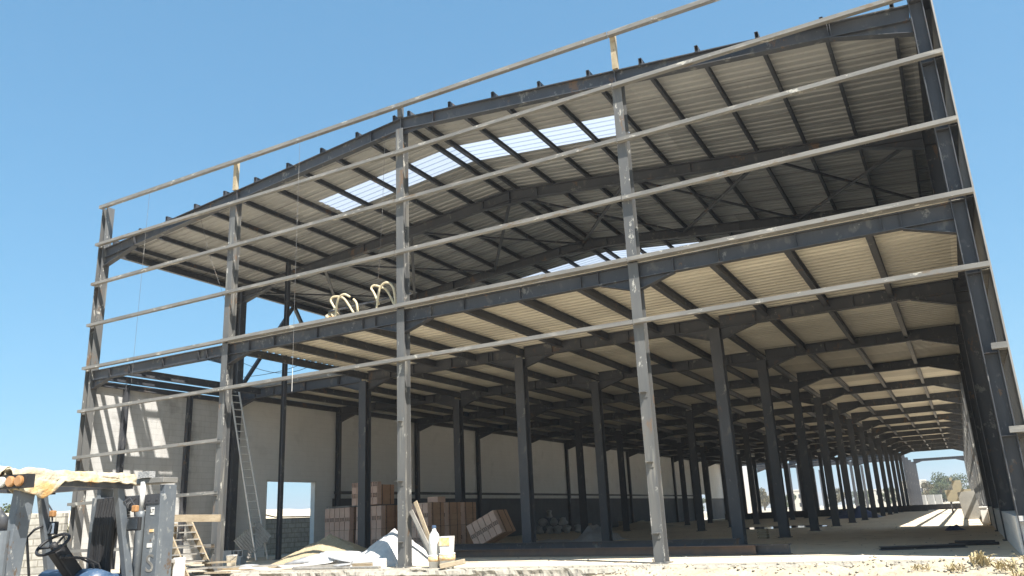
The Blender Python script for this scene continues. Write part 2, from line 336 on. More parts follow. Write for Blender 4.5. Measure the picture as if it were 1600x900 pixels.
# rafters
for n in range(0, NU + 1):
    y = Y(n) + .15; m = MB()
    for sg in (-1, 1):
        x_e = (XL + .25) if sg < 0 else (XR - .25)
        xa, xb = (x_e, CX) if sg < 0 else (CX, x_e)
        hbeam(m, xa, xb, y, roofz(xa), roofz(xb), .33, .18, hl=1.45, hd=.27, h0=(sg < 0), h1=(sg > 0), stiff=0)
        for q in (1.0, 5.95, 10.5):
            xx = CX + sg * q; zz = roofz(xx); m.box(xx - .006, xx + .006, y - .085, y + .085, zz - .315, zz - .015)
    zz = roofz(CX)
    for sg in (-1, 1):   # ridge haunch
        m.add([(CX, y - .007, zz - .31), (CX + sg * 1.0, y - .007, roofz(CX + sg) - .32), (CX, y - .007, zz - .46),
               (CX, y + .007, zz - .31), (CX + sg * 1.0, y + .007, roofz(CX + sg) - .32), (CX, y + .007, zz - .46)],
              [(0, 1, 2), (5, 4, 3), (0, 3, 4, 1), (1, 4, 5, 2), (2, 5, 3, 0)])
        if n: m.bar((CX, y, zz - .467), (CX + sg * 1.0, y, roofz(CX + sg) - .338), (0, 0, 1), .012, .18)
    m.box(CX - .012, CX + .012, y - .1, y + .1, zz - .47 if n else zz - .36, zz + .01)
    m.build('rafter', STEEL, B)

# purlins on top of the rafters, running in y
PX = [CX + .25 + 1.265 * k for k in range(0, 10)] + [CX - .22 - 1.25 * k for k in range(0, 10)]
for x in PX:
    z = roofz(x) + .075
    m = MB(); m.cbeam((x, .05, z), (x, Y(NU) + .4, z), (0, 0, 1), .15, .07, .008)
    for n in range(0, NU + 1): m.box(x + .036, x + .044, Y(n) + .06, Y(n) + .24, z - .074, z + .05)
    m.build('purlin', STEEL, B)
for sg, xo in ((-1, XL), (1, XR)):
    m = MB(); xc = xo - sg * .12
    m.ibeam((xc, .3, 9.98), (xc, Y(NU) + .3, 9.98), (0, 0, 1), .2, .12)
    m.cbeam((xo + sg * .05, 0.35, 10.05), (xo + sg * .05, Y(NU) + .3, 10.05), (0, 0, 1), .2, .16)
    m.build('eave_beam', STEEL, B)

# corrugated sheets (closed profile, ribs along x)
def corr(m, xa, xb, za, zb, y0, y1, pitch=.26, depth=.035, t=.006):
    ys = []; y = y0
    while y < y1 - 1e-4:
        for q, h in ((0, 0), (.42, 0), (.52, 1), (.90, 1)):
            yy = y + q * pitch
            if yy < y1: ys.append((yy, h * depth))
        y += pitch
    ys.append((y1, 0)); b = len(m.v); n = len(ys)
    for x, z in ((xa, za), (xb, zb)):
        for yy, h in ys: m.v.append((x, yy, z + h))
        for yy, h in ys: m.v.append((x, yy, z + h + t))
    for i in range(n - 1):
        a0 = b + i; a1 = b + n + i; c0 = b + 2*n + i; c1 = b + 3*n + i
        m.f += [(a0, a0+1, c0+1, c0), (a1, c1, c1+1, a1+1), (a0, a1, a1+1, a0+1), (c0, c0+1, c1+1, c1)]; m.mi += [m.cur] * 4
    m.f += [(b, b+2*n, b+3*n, b+n), (b+n-1, b+2*n-1, b+4*n-1, b+3*n-1)]; m.mi += [m.cur] * 2
ZS = .155
sk = [(2.5, 3.66), (14.1, 15.3)]; SKX = 5.0
for sg in (-1, 1):
    cuts = [.85] + [q for a in sk for q in a] + [Y(NU) + .45]
    xe = XL - .12 if sg < 0 else XR + .12
    m = MB()
    for i in range(0, len(cuts), 2):
        xa, xb = sorted((CX, xe)); corr(m, xa, xb, roofz(xa) + ZS, roofz(xb) + ZS, cuts[i], cuts[i+1])
    for (a, b_) in sk:
        xm = CX + sg * SKX; xa, xb = sorted((xm, xe)); corr(m, xa, xb, roofz(xa) + ZS, roofz(xb) + ZS, a, b_)
    m.build('roof_sheet', SHEETM, B)
    for (a, b_) in sk:
        m = MB(); xa, xb = sorted((CX, CX + sg * SKX)); corr(m, xa, xb, roofz(xa) + ZS, roofz(xb) + ZS, a, b_, .26, .022, .003)
        m.build('rooflight', SKYL, B)

# roof bracing between frames 1 and 2, and again further back
for n in (1,):
    for k in range(6):
        xa = CX - 11.9 + k * 3.97; xb = xa + 3.97
        for (p, q) in ((xa, xb), (xb, xa)):
            m = MB(); za = roofz(p) - .16; zb_ = roofz(q) - .16
            m.bar((p, Y(n) + .2, za), (q, Y(n+1) + .1, zb_), (0, 0, 1), .06, .06 if p == xa else .10)
            m.build('roof_brace', STEEL, B)
for (a, b_) in (((-11.9, Y(1) + .3, 6.1), (-11.9, Y(1) + 2.95, 9.85)), ((-11.9, Y(2), 6.1), (-11.9, Y(1) + 3.05, 9.85))):
    m = MB(); m.bar(a, b_, (1, 0, 0), .12, .12); m.build('wall_brace', STEEL, B)

# front girts and parapet rail
GL = XL; GR = XR + .13
for k, z in enumerate(LEV):
    xr = GR if k < 6 else 0
    segs = [(GL, -6.0 + .03)] + ([(-6.0 + .045, .03), (.045, 6.03), (6.045, GR)] if k < 6 else [])
    if k >= 6: segs = [(GL, -5.85)]
    for (a, b_) in segs:
        m = MB(); dz = random.uniform(-.008, .008)
        m.cbeam((a, -.065, z + dz), (b_, -.065, z - dz), (0, 1, 0), .12, .085 if k else .10, .008)
        m.build('girt' if k else 'parapet_rail', GIRT, B)

for k in (6, 7, 8):
    m = MB(); m.cbeam((XR - .1, -.065, LEV[k]), (GR, -.065, LEV[k]), (0, 1, 0), .12, .10, .008); m.build('girt', GIRT, B)
# mezzanine beams
XG = [XL + .24, -6 + .11, .11, 6 + .11, XR - .24]
for i in range(4):
    m = MB(); a = XG[i] + (.012 if 0 < i else -.0); b_ = XG[i+1] - (.012 if i < 3 else -.0)
    hbeam(m, a, b_, .15, 5.965, 5.965, .315, .16, .82, .26)
    m.build('mezzanine_beam', STEEL, B)
XI = [XL + .21, CX - 6 + .09, CX + .09, CX + 6 + .09, XR - .30]
for n in range(1, NR + 1):
    for i in range(4):
        if n > ND and i == 3 and n != 17: continue
        if n > 16 and i < 3: continue
        m = MB(); hd = .0
        a = XI[i] + (.15 if i > 0 else 0); b_ = XI[i+1] - (.15 if i < 3 else 0)
        if n <= 4: hbeam(m, a, b_, Y(n) + .15, 5.965, 5.965, .33, .16, .95, .30)
        else: hbeam(m, a, b_, Y(n) + .15, 5.965, 5.965, .33, .16, .95, .30, stiff=0)
        m.build('mezzanine_beam', STEEL, B)

# joists in y
for k in range(-8, 9):
    x = CX + 1.5 * k
    if k == -8: x = XL + .1
    if k == 8: x = XR - .1
    y0 = .3
    if k in (-7, -6, -5): y0 = Y(1) + .2
    m = MB()
    yend = Y(ND) if k >= 4 else Y(ND) + .2
    if k % 4 == 0 or k < -4: z = 5.855; h = .2
    else: z = 5.855; h = .2
    m.ibeam((x, y0, z), (x, yend, z), (0, 0, 1), h, .12, .012, .008)
    m.build('joist', STEEL, B)
m = MB(); m.ibeam((-10.55, .3, 5.83), (-10.55, Y(1) + .05, 5.83), (0, 0, 1), .22, .14); m.build('joist', STEEL, B)

# decking: first bay starts right of the second post
deck_x = [XL + .02, CX - 6, CX, CX + 6, XR - .02]
for i in range(4):
    m = MB(); corr(m, deck_x[i] + (.004 if i else 0), deck_x[i+1] - .004, 5.967, 5.967, (Y(1) + .02) if i == 0 else .05, Y(ND) + .1, .26, .045, .008)
    m.build('floor_deck', DECKM, B)
m = MB(); m.box(deck_x[1], XR - .26, -.0, .035, 5.972, 6.02); m.build('deck_edge_trim', GIRT, B)
m = MB(); m.box(XL + .32, CX - 6.05, Y(1) - .02, Y(1) + .015, 5.972, 6.13); m.build('deck_edge_trim', GIRT, B)

# side cladding of the right wall (ribs vertical), with side girts
def vclad(m, x, y0, y1, z0, z1, pitch=.2, depth=.03, t=.006):
    ys = []; y = y0
    while y < y1 - 1e-4:
        for q, h in ((0, 0), (.42, 0), (.52, 1), (.90, 1)):
            if y + q * pitch < y1: ys.append((y + q * pitch, h * depth))
        y += pitch
    ys.append((y1, 0)); b = len(m.v); n = len(ys)
    for z in (z0, z1):
        for yy, h in ys: m.v.append((x + h, yy, z))
        for yy, h in ys: m.v.append((x + h + t, yy, z))
    for i in range(n - 1):
        a0 = b + i; a1 = b + n + i; c0 = b + 2*n + i; c1 = b + 3*n + i
        m.f += [(a0, a0+1, c0+1, c0), (a1, c1, c1+1, a1+1), (a0, a1, a1+1, a0+1), (c0, c0+1, c1+1, c1)]; m.mi += [m.cur] * 4
    m.f += [(b, b+2*n, b+3*n, b+n), (b+n-1, b+2*n-1, b+4*n-1, b+3*n-1)]; m.mi += [m.cur] * 2
m = MB(); vclad(m, XR + .13, .0, Y(3) + .1, .8, 11.5); vclad(m, XR + .13, Y(3) + .101, Y(NU) + .4, 6.0, 11.5)
m.build('side_cladding', CLADM, B)
for z in LEV[:4] + [6.036]:
    m = MB(); m.cbeam((XR + .065, .02, z), (XR + .065, Y(NU) + .3, z), (0, 0, 1), .14, .12, .008); m.build('side_girt', STEEL, B)
for z in LEV[5:]:
    m = MB(); m.cbeam((XR + .065, .02, z), (XR + .065, Y(NR), z), (0, 0, 1), .12, .12, .008); m.build('side_girt', GIRT, B)

# slender prop rising through the left bay
m = MB(); m.ibeam((-8.78, 5.25, 0.0), (-8.78, 5.25, roofz(-8.78)), (1, 0, 0), .14, .13, .01, .008); m.box(-8.9, -8.66, 5.1, 5.4, 0, .02)
tag(m.build('steel_prop', STEEL), 'slender dark steel prop rising past the door opening up to the roof', 'prop')

# ------------------------------------------------------------------ setting
def sheet(name, x0, x1, y0, y1, nx, ny, fz, m, kind='structure', thick=None):
    mb = MB()
    for j in range(ny + 1):
        for i in range(nx + 1):
            x = x0 + (x1 - x0) * i / nx; y = y0 + (y1 - y0) * j / ny; mb.v.append((x, y, fz(x, y)))
    for j in range(ny):
        for i in range(nx):
            a = j * (nx + 1) + i; mb.f.append((a, a + 1, a + nx + 2, a + nx + 1)); mb.mi.append(0)
    o = mb.build(name, m, smooth=True); tag(o, kind=kind); return o
sheet('ground', -3000, 3000, -3000, 3000, 2, 2, lambda x, y: -.56, EARTH)
def nzf(x, y, sc, a): return noise.noise(Vector((x * sc, y * sc, 3.1))) * a
def nearz(x, y):
    z = -.553 + .03 + nzf(x, y, .5, .03)
    # rubble banked against the slab edge on the right
    t = max(0, min(1, (y + 3.4) / 2.6)); k = max(0, min(1, (x - 2.5) / 3.5))
    z += .50 * t * t * k + (nzf(x, y, 2.2, .09) + nzf(x, y, 6, .05)) * t * (0.3 + k)
    return z
sheet('ground', -22, 20, -14, -.72, 260, 90, nearz, NEARE)
# slab with a rough front edge
mb = MB(); N = 420
xs = [XL - .35 + (XR + .8 - XL + .35) * i / N for i in range(N + 1)]
rows = [(-.02, 0), (-.45, 0), (-.68, 0), (-.76, -.03), (-.78, -.10), (-.76, -.2), (-.8, -.32), (-.84, -.45), (-.9, -.6)]
for j, (y, z) in enumerate(rows):
    for x in xs:
        e = 0 if j == 0 else nzf(x, j * .7, 1.3, .10) * (j > 1) + nzf(x, j * .9, 7, .05) * (j > 1)
        mb.v.append((x, y + e, z + (nzf(x, y, 5, .02) if 1 < j else 0.0)))
for j in range(len(rows) - 1):
    for i in range(N):
        a = j * (N + 1) + i; mb.f.append((a, a + N + 1, a + N + 2, a + 1)); mb.mi.append(0)
tag(mb.build('pavement', SLABM, smooth=False), kind='structure')
fl = MB(); fl.box(XL - .35, XR + .45, -.02, 106, -.5, 0.0); tag(fl.build('floor', FLOORM), kind='structure')
hl = MB()
for (cx, cy, rr, hh) in ((250, 2300, 700, 52), (-500, 2500, 800, 40), (900, 2400, 600, 50), (-1500, 2300, 900, 45)):
    n = 40; b = len(hl.v)
    for j in range(0, 9):
        for i in range(n):
            t = 2 * math.pi * i / n; q = j / 8
            h_ = hh * (math.cos(q * math.pi) * .5 + .5) * (1 + .35 * noise.noise(Vector((math.cos(t) * 2 + cx, math.sin(t) * 2, q * 3))))
            hl.v.append((cx + rr * q * math.cos(t), cy + rr * .5 * q * math.sin(t), -1 + h_))
    for j in range(8):
        for i in range(n):
            hl.f.append((b + j*n + i, b + (j+1)*n + i, b + (j+1)*n + (i+1) % n, b + j*n + (i+1) % n)); hl.mi.append(0)
tag(hl.build('hills', HILLM, smooth=True), kind='structure')

# ------------------------------------------------------------------ left side wall (plastered, with openings)
LW = empty('side_wall', (-12.06, 0, 0), 0, 'long pale plastered side wall with dark painted base and a square doorway', 'wall')
XW = 0.0; T = .2
def lw(m, y0, y1, z0, z1): m.box(XW - T, XW, y0, y1, z0, z1)
m = MB()
DY0, DY1, DZ = 7.82, 10.6, 2.81
lw(m, .32, 5.80, 0, 5.74); m.build('wall', PLASTG, LW); m = MB()
lw(m, 5.803, DY0, 0, 5.93); lw(m, DY0, DY1, DZ, 5.93); lw(m, DY1, 11.6, 0, 5.93)
D2a, D2b = 67.0, 69.6
lw(m, 11.6, D2a, 2.12, 5.93); lw(m, D2a, D2b, 2.5, 5.93); lw(m, D2b, 79.5, 2.12, 5.93)
m.build('wall', PLASTER, LW)
m = MB(); lw(m, 11.603, D2a, 0, 2.118); lw(m, D2b, 79.5, 0, 2.118); m.build('dado', DADO, LW)
m = MB(); m.box(XW + .002, XW + .10, 11.7, 66, 2.30, 2.42); m.build('rail', STEEL, LW)
m = MB(); m.box(XW + .001, XW + .012, 11.7, 66, 2.121, 2.22); m.build('band', LIMES, LW)
m = MB(); m.box(XW - .21, XW + .012, DY1 - .09, DY1 + .0, 0, DZ); m.box(XW - .21, XW + .012, DY0, DY0 + .04, 0, DZ); m.box(XW - .21, XW + .012, DY0, DY1, DZ - .05, DZ + .02)
m.build('door_frame', LIMES, LW)
for y in (1.45, 3.95):
    m = MB(); m.ibeam((.1, y, .0), (.1, y, 5.72), (0, 1, 0), .16, .14); m.build('wall_post', STEEL, LW)
m = MB(); m.ibeam((.09, .3, 5.62), (.09, 5.7, 5.62), (0, 0, 1), .14, .1); m.build('rail', STEEL, LW)
m = MB(); m.box(XW + .0, 2.9, 79.5, 79.7, 0, 5.6); m.build('return_wall', PLASTER, LW)

# right dwarf wall
m = MB(); m.box(12.0, 12.38, .1, Y(3) + .2, .001, .62); m.box(12.02, 12.38, Y(3) + .2, Y(NR), .001, .5)
tag(m.build('dwarf_wall', PLASTER), 'low grey plastered wall running along the foot of the right columns', 'wall')

# block wall outside, at the far left
def block_wall(a, b_, z0, z1, name, label, t=.2):
    a = Vector(a); b_ = Vector(b_); L_ = (b_ - a).length; ang = math.atan2(b_.y - a.y, b_.x - a.x)
    m = MB(); m.box(0, L_, 0, t, z0, z1); o = m.build(name, BLOCKW); o.location = (a.x, a.y, 0); o.rotation_euler = (0, 0, ang); return tag(o, label, 'wall')
block_wall((-26, -7.4, 0), (-12.5, .15, 0), -.6, 1.72, 'block_wall', 'sunlit pale concrete block wall behind the forklift')
block_wall((-14.4, 5.5, 0), (-14.4, 34, 0), -.6, 1.42, 'block_wall', 'shaded grey concrete block wall seen through the square doorway')
def bank(x, y):
    t = max(0, min(1, (-17.6 - x) / 1.4)); return -.55 + 2.5 * t + nzf(x, y, .6, .16) * t
sheet('terrain', -60, -14.62, 2, 40, 60, 50, lambda x, y: bank(x, y) if x > -40 else bank(x, y) - (-40 - x) * .1, EARTH)
m = MB(); m.box(-13.55, -13.25, 7.3, 7.65, -.55, 1.72); tag(m.build('concrete_pillar', PLASTER), 'short grey concrete pillar standing at the left of the doorway', 'pillar')
for i in range(4):
    x = -16.2 + .1 * (i % 2); y = 9.2 + .16 * i
    m = MB(); m.tube([(x, y, 1.4), (x + .01, y, 2.3 + .25 * (i % 3)), (x + .02, y + .01, 2.55 + .2 * (i % 3))], .009, 6)
    tag(m.build('rebar', STEEL), 'thin steel rod standing up above the block wall beyond the doorway', 'rebar', 'steel rods above the block wall')
m = MB(); m.tube([(-13.4, 7.0, 1.72), (-13.5, 7.8, 1.86), (-14.0, 9.0, 1.7), (-14.3, 10.6, 1.47), (-14.3, 13.5, 1.45)], .025, 8); tag(m.build('hose', BLACK, smooth=True), 'black hose lying along the top of the block wall', 'hose')

# ------------------------------------------------------------------ hollow brick packs
def brick_pack(loc, rot, label, w_=1.2, d=1.06, h=.82):
    """one strapped pack: hollow bricks seen on their ends in the middle course"""
    R_ = empty('brick_pack', loc, 0, label, 'brick pack', 'packs of hollow bricks'); R_.rotation_euler = rot
    m = MB(); nb = 5; bw = w_ / nb
    lay = [(0, .25, 0), (.255, .425, 1), (.43, .645, 0), (.65, .82, 1)]
    if h > .81: lay = [(0, .30, 0), (.305, .455, 1), (.46, .81, 0)]
    for z0, z1, hol in lay:
        for i in range(nb):
            x0 = i * bw + .004; x1 = (i + 1) * bw - .004
            if not hol:
                e = random.uniform(0, .008); m.cur = 0; m.box(x0 + .008, x1 - .008, e, .24, z0, z1)
            else:   # end with three by three cells
                m.cur = 0; m.box(x0, x1, .05, .24, z0, z1)
                nx, nz = 3, 3; t = .013
                for a in range(nx + 1):
                    xx = x0 + (x1 - x0 - t) * a / nx; m.box(xx, xx + t, 0.002, .05, z0, z1)
                for a in range(nz + 1):
                    zz = z0 + (z1 - z0 - t) * a / nz; m.box(x0 + .001, x1 - .001, .004, .049, zz, zz + t)
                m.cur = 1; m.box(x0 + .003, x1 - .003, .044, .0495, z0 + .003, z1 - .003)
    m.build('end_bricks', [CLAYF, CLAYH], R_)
    m = MB(); ny = 4; nz = 4; bz = h / nz; by = (d - .25) / ny
    for k in range(nz):
        for j in range(ny):
            e = random.uniform(0, .006)
            y0 = .25 + j * by + .003; z0 = k * bz + .003; z1 = (k + 1) * bz - .002
            m.box(.003, w_ - .003 - e, y0, y0 + by - .006, z0, z1)
            for q in (.25, .5, .75):   # grooves of the extruded clay
                zz = z0 + (z1 - z0) * q; m.box(w_ - .003 - e, w_ + .001 - e, y0 + .002, y0 + by - .008, zz - .018, zz + .014)
    m.build('side_bricks', CLAY, R_)
    m = MB(); m.cur = 0
    for y in (.3, .8):
        m.box(-.004, w_ + .006, y, y + .018, -.0 + .002, h + .004)
    m.build('strap', BLACK, R_)
    return R_
H = .825
brick_pack((-10.15, 9.0, 0), (0, 0, 0), 'lower brick pack of the leftmost stack, under one pack')
brick_pack((-10.15, 9.0, H), (0, 0, .02), 'upper brick pack of the leftmost stack, with loose boards on top')
brick_pack((-8.65, 9.0, 0), (0, 0, 0), 'bottom brick pack of the tallest stack, directly behind a dark column')
brick_pack((-8.65, 9.02, H), (0, 0, -.015), 'middle brick pack of the tallest stack')
brick_pack((-8.9, 9.06, 2*H + .04), (0, 0, .02), 'topmost brick pack of the tallest stack', h=.72)
k_ = 0
for j, nm in enumerate(('nearest the open front', 'in the middle', 'farthest inside')):
    for i in range(2):
        brick_pack((-6.6, 9.0 + 1.12 * j, H * i), (0, 0, random.uniform(-.02, .02)), ('bottom' if i == 0 else 'top') + ' brick pack ' + nm + ' in the block right of the sunlit post')
m = MB()
for i in range(4): m.box(-10.1 + i * .05, -9.0 + .04 * i, 9.05 + i * .24, 9.2 + i * .24, 2 * H + .01 + .02 * (i % 2), 2 * H + .04 + .02 * (i % 2))
tag(m.build('loose_boards', GREYWOOD), 'thin grey boards lying across the leftmost brick stack', 'boards')
m = MB(); m.box(-5.95, -5.5, 9.8, 10.3, 2 * H + .005, 2 * H + .2); tag(m.build('brick', CLAYF), 'few loose clay bricks on top of the right brick stack', 'bricks')
brick_pack((-3.78, 9.5, .03), (0, -math.radians(25), .05), 'tilted brick pack leaning on its edge left of a dark column')
m = MB(); m.box(-2.75, -2.55, 9.5, 10.3, 0.001, .14); tag(m.build('timber_prop', PALEWOOD, bevel=.01), 'pale timber block under the tilted brick pack', 'timber')

# ------------------------------------------------------------------ steel beams lying on the floor
def lying_beam(a, b_, h, w_, label, m_=STEEL, grp='steel beams lying on the floor'):
    m = MB(); m.ibeam(a, b_, (0, 0, 1), h, w_, .016, .01); return tag(m.build('steel_beam', m_), label, 'steel beam', grp)
lying_beam((-2.6, 5.4, .16), (6.9, 3.0, .16), .3, .2, 'longest dark steel beam lying behind the sunlit post along the front floor')
lying_beam((-1.8, 4.2, .10), (7.4, 2.3, .10), .18, .16, 'lower rusty steel beam lying in front of the longest dark beam', mat('rusty_beam', (.2, .13, .09), (.14, .1, .08), 3, .8))
lying_beam((6.3, 2.6, .10), (8.1, 2.25, .10), .2, .18, 'short dark steel beam at the right end of the long beams')
lying_beam((9.7, 3.0, .035), (11.2, 3.5, .035), .07, .25, 'short flat steel beam on the floor near the right corner')
for i, (x0, y0, x1, y1, lb) in enumerate(((-6, 52, 2.5, 50, 'dark steel beam in the far stack between the rear columns, front one'), (-5, 57, 3, 55, 'dark steel beam in the far stack between the rear columns, rear one'),
        (5.0, 66, 11.8, 64, 'dark steel beam lying across the far end of the right bay'), (2.5, 60, 8.6, 58, 'dark steel beam left of the sunlit floor patch'))):
    lying_beam((x0, y0, .32), (x1, y1, .32), .45, .25, lb)
for i, (a, b_) in enumerate((((11.0, 5.2, .03), (11.75, 5.0, .03)), ((10.9, 4.1, .03), (11.8, 4.2, .03)))):
    m = MB(); m.tube([a, b_], .03, 8); tag(m.build('steel_bar', BLACK), ('farther' if i == 0 else 'nearer') + ' thin dark bar on the floor beside the dwarf wall', 'bar', 'bars beside the dwarf wall')

# piles
def heap(name, cx, cy, rx, ry, h, m_, label, cat, seed=0, pw=1.25):
    mb = MB(); nr, na = 44, 120
    for j in range(nr + 1):
        for i in range(na):
            t = 2 * math.pi * i / na; q = j / nr; x = rx * q * math.cos(t); y = ry * q * math.sin(t)
            q2 = min(1, q * (1 + .22 * noise.noise(Vector((math.cos(t) * 1.4, math.sin(t) * 1.4, seed)))))
            z = h * max(0, 1 - q2) ** pw * (1 if q2 > .12 else 1) + noise.noise(Vector((x * 3, y * 3, seed + 5))) * .06 * (1 - q) + noise.noise(Vector((x * 9, y * 9, seed))) * .035 * (1 - q) + noise.noise(Vector((x * 25, y * 25, seed))) * .014 * (1 - q)
            mb.v.append((x, y, z if j < nr else -.02))
    for j in range(nr):
        for i in range(na):
            mb.f.append((j*na + i, (j+1)*na + i, (j+1)*na + (i+1) % na, j*na + (i+1) % na)); mb.mi.append(0)
    o = mb.build(name, m_, smooth=True); o.location = (cx, cy, 0); tag(o, label, cat); return o
heap('sand_pile', -3.95, 2.3, 1.8, 1.5, .76, SANDM, 'low heap of tan sand with a sunlit face left of the white heap', 'sand pile', 2, 1.0)
heap('lime_pile', -1.2, 1.5, 1.25, 1.1, .84, WHITEP, 'bright white heap of lime behind the middle sunlit post', 'lime pile', 9, 1.0)
heap('rubble_pile', -6.5, 34, 3, 2.5, .5, EARTH, 'low dark heap of rubble on the floor before the far wall', 'rubble', 4)

# blocks, bucket, boards near the second post
def hollow_block(x, y, z, rz, label, L_=.4, D=.2, Hh=.2):
    m = MB(); t = .03
    m.box(0, L_, 0, t, 0, Hh); m.box(0, L_, D - t, D, 0, Hh); m.box(0, t, t, D - t, 0, Hh); m.box(L_ - t, L_, t, D - t, 0, Hh); m.box(L_/2 - t/2, L_/2 + t/2, t, D - t, 0, Hh)
    m.box(t, L_ - t, t, D - t, .0 + .001, .02)
    o = m.build('concrete_block', CBLOCK); o.location = (x, y, z); o.rotation_euler = (0, 0, rz); tag(o, label, 'concrete block', 'concrete blocks by the second post'); return o
b0 = hollow_block(-8.95, 3.0, 0.001, 0, 'lower left concrete block of the small pile beside the second post')
hollow_block(-8.93, 3.0, .203, .05, 'upper left concrete block of the small pile beside the second post')
hollow_block(-8.45, 3.0, 0.001, -.1, 'lower right concrete block of the small pile beside the second post')
o = hollow_block(-8.4, 3.18, .203, 0, 'concrete block on its side showing two dark cells, on top of the pile'); o.rotation_euler = (math.radians(90), 0, 0)
hollow_block(-9.5, 3.3, 0.001, .4, 'single concrete block half hidden behind the second post')
# bucket
bk = empty('bucket', (-6.95, 1.6, 0), 0, 'battered white plaster bucket with stained side by the sand heap', 'bucket')
m = MB(); m.lathe([(.11, 0), (.15, .3), (.16, .31), (.15, .32), (.138, .31), (.10, .03)], 0, 0, 0, 20); m.build('pail', WPLAST, bk, smooth=True)
m = MB(); m.tube([(-.16, 0, .28), (-.14, -.1, .2), (0, -.17, .14), (.14, -.1, .2), (.16, 0, .28)], .006, 6); m.build('handle', STEEL, bk)
# leaning corrugated offcuts
o = None
LS = MB(); c0 = Vector((-10.34, 4.75, .66)); ex = Vector((.80, .25, .62)); ey = Vector((.70, -.12, -.46)); nn = ex.cross(ey).normalized() * .012
nr_ = 12
for i in range(nr_):
    a0 = i / nr_; a1 = (i + .62) / nr_; a2 = (i + 1) / nr_; k_ = 1 - .05 * (i % 3)
    for (p0, p1, off) in ((a0, a1, 0), (a1, a2, 1)):
        o_ = nn * 2.2 * off; q = [c0 + ex * p0 + o_, c0 + ex * p1 + o_, c0 + ex * p1 + ey * 1.25 * k_ + o_, c0 + ex * p0 + ey * 1.25 * k_ + o_]
        LS.hexa(q, [v + nn for v in q])
o = LS.build('corrugated_offcut', GREYWOOD)
tag(o, 'grey weathered ribbed sheet leaning askew behind the aluminium ladder', 'sheet')
# boards on the slab
def board(a, b_, h, w_, label, m_=GREYWOOD, grp=None, name='board'):
    m = MB(); m.bar(a, b_, (0, 0, 1), h, w_); return tag(m.build(name, m_, bevel=.004), label, 'board', grp)
board((-6.6, .42, .05), (-3.7, 1.1, .06), .04, .25, 'long brown board lying at the foot of the sand heap', GREYWOOD)
board((-6.3, .2, .03), (-4.8, .35, .03), .05, .15, 'short brown plank in front of the long board', WOOD)
board((-3.2, .15, .04), (-.75, .55, .10), .05, .2, 'grey plank running into the white heap', GREYWOOD)
board((-3.0, -.1, .03), (-.5, .0, .03), .04, .14, 'thin grey plank nearest the slab edge', GREYWOOD)
for i in range(5):
    m = MB(); y = .55 + .16 * i
    pts = [(-3.9 + .1 * i, y, .08 + .05 * (i % 3)), (-3.2, y + .05, .16 + .03 * i), (-2.4, y + .1, .14 + .03 * i), (-1.9, y + .1, .10 + .04 * i)]
    m.tube(pts, [.05, .09, .09, .05], 8); tag(m.build('plastic_roll', GREYPL, smooth=True), ('lowest', 'second lowest', 'middle', 'second highest', 'topmost')[i] + ' crumpled roll of grey plastic between the two heaps', 'plastic sheet', 'plastic rolls between the heaps')
rb = random.Random(5)
for i, (x, y, z, sx, sy, tx, ty, rz, lb) in enumerate(((-2.75, .35, .10, 1.0, .5, .10, -.06, .2, 'largest broken pale board lying between the sand heap and the white heap'), (-2.2, .62, .17, .8, .45, -.16, .12, -.3, 'broken pale board tilted up on the largest one'),
        (-3.35, .22, .06, .7, .35, .05, .03, .5, 'small broken pale board at the left of the plastic rolls'), (-1.75, .16, .07, .6, .3, .12, -.05, -.15, 'narrow broken pale board at the foot of the white heap'), (-4.6, .1, .04, .9, .3, .02, .0, .1, 'thin pale board strip lying left of the broken boards'), (-5.4, .75, .06, .7, .4, .06, .05, -.5, 'broken pale board half buried in the sand heap'))):
    m = MB(); n_ = 7; c = [(sx / 2 * math.cos(2 * math.pi * k / n_ + .3) * rb.uniform(.8, 1.25), sy / 2 * math.sin(2 * math.pi * k / n_ + .3) * rb.uniform(.8, 1.25)) for k in range(n_)]
    m.add([(a, b_, 0) for a, b_ in c] + [(a, b_, .02) for a, b_ in c], [tuple(range(n_ - 1, -1, -1)), tuple(range(n_, 2 * n_))] + [(k, (k + 1) % n_, n_ + (k + 1) % n_, n_ + k) for k in range(n_)])
    o = m.build('broken_board', LIMES if i % 2 == 0 else GREYPL); o.location = (x, y, z); o.rotation_euler = (tx, ty, rz); tag(o, lb, 'board', 'broken boards between the heaps')
m = MB(); m.box(-.75, -.5, .05, .25, .001, .2); tag(m.build('white_block', LIMES, bevel=.008), 'small white cut block at the foot of the white heap', 'block')
board((-.9, .3, .05), (-1.5, .35, .05), .09, .2, 'short dark timber offcut beside the small white block', WOOD)
# planks leaning on the centre post
for i, (dx, dy) in enumerate(((0, 0), (.09, -.03), (.05, .09))):
    m = MB(); m.bar((.92 + dx, .12 + dy, .02), (.235 + dx * .4 + .05 * (i == 2), .18 + dy, 1.22 + .2 * (i == 2)), (0, 1, 0), .03, .09)
    tag(m.build('plank', PALEWOOD if i == 2 else GREYWOOD), ('lowest grey', 'second grey', 'tallest pale')[i] + ' plank leaning against the middle sunlit post', 'plank', 'planks leaning on the middle post')
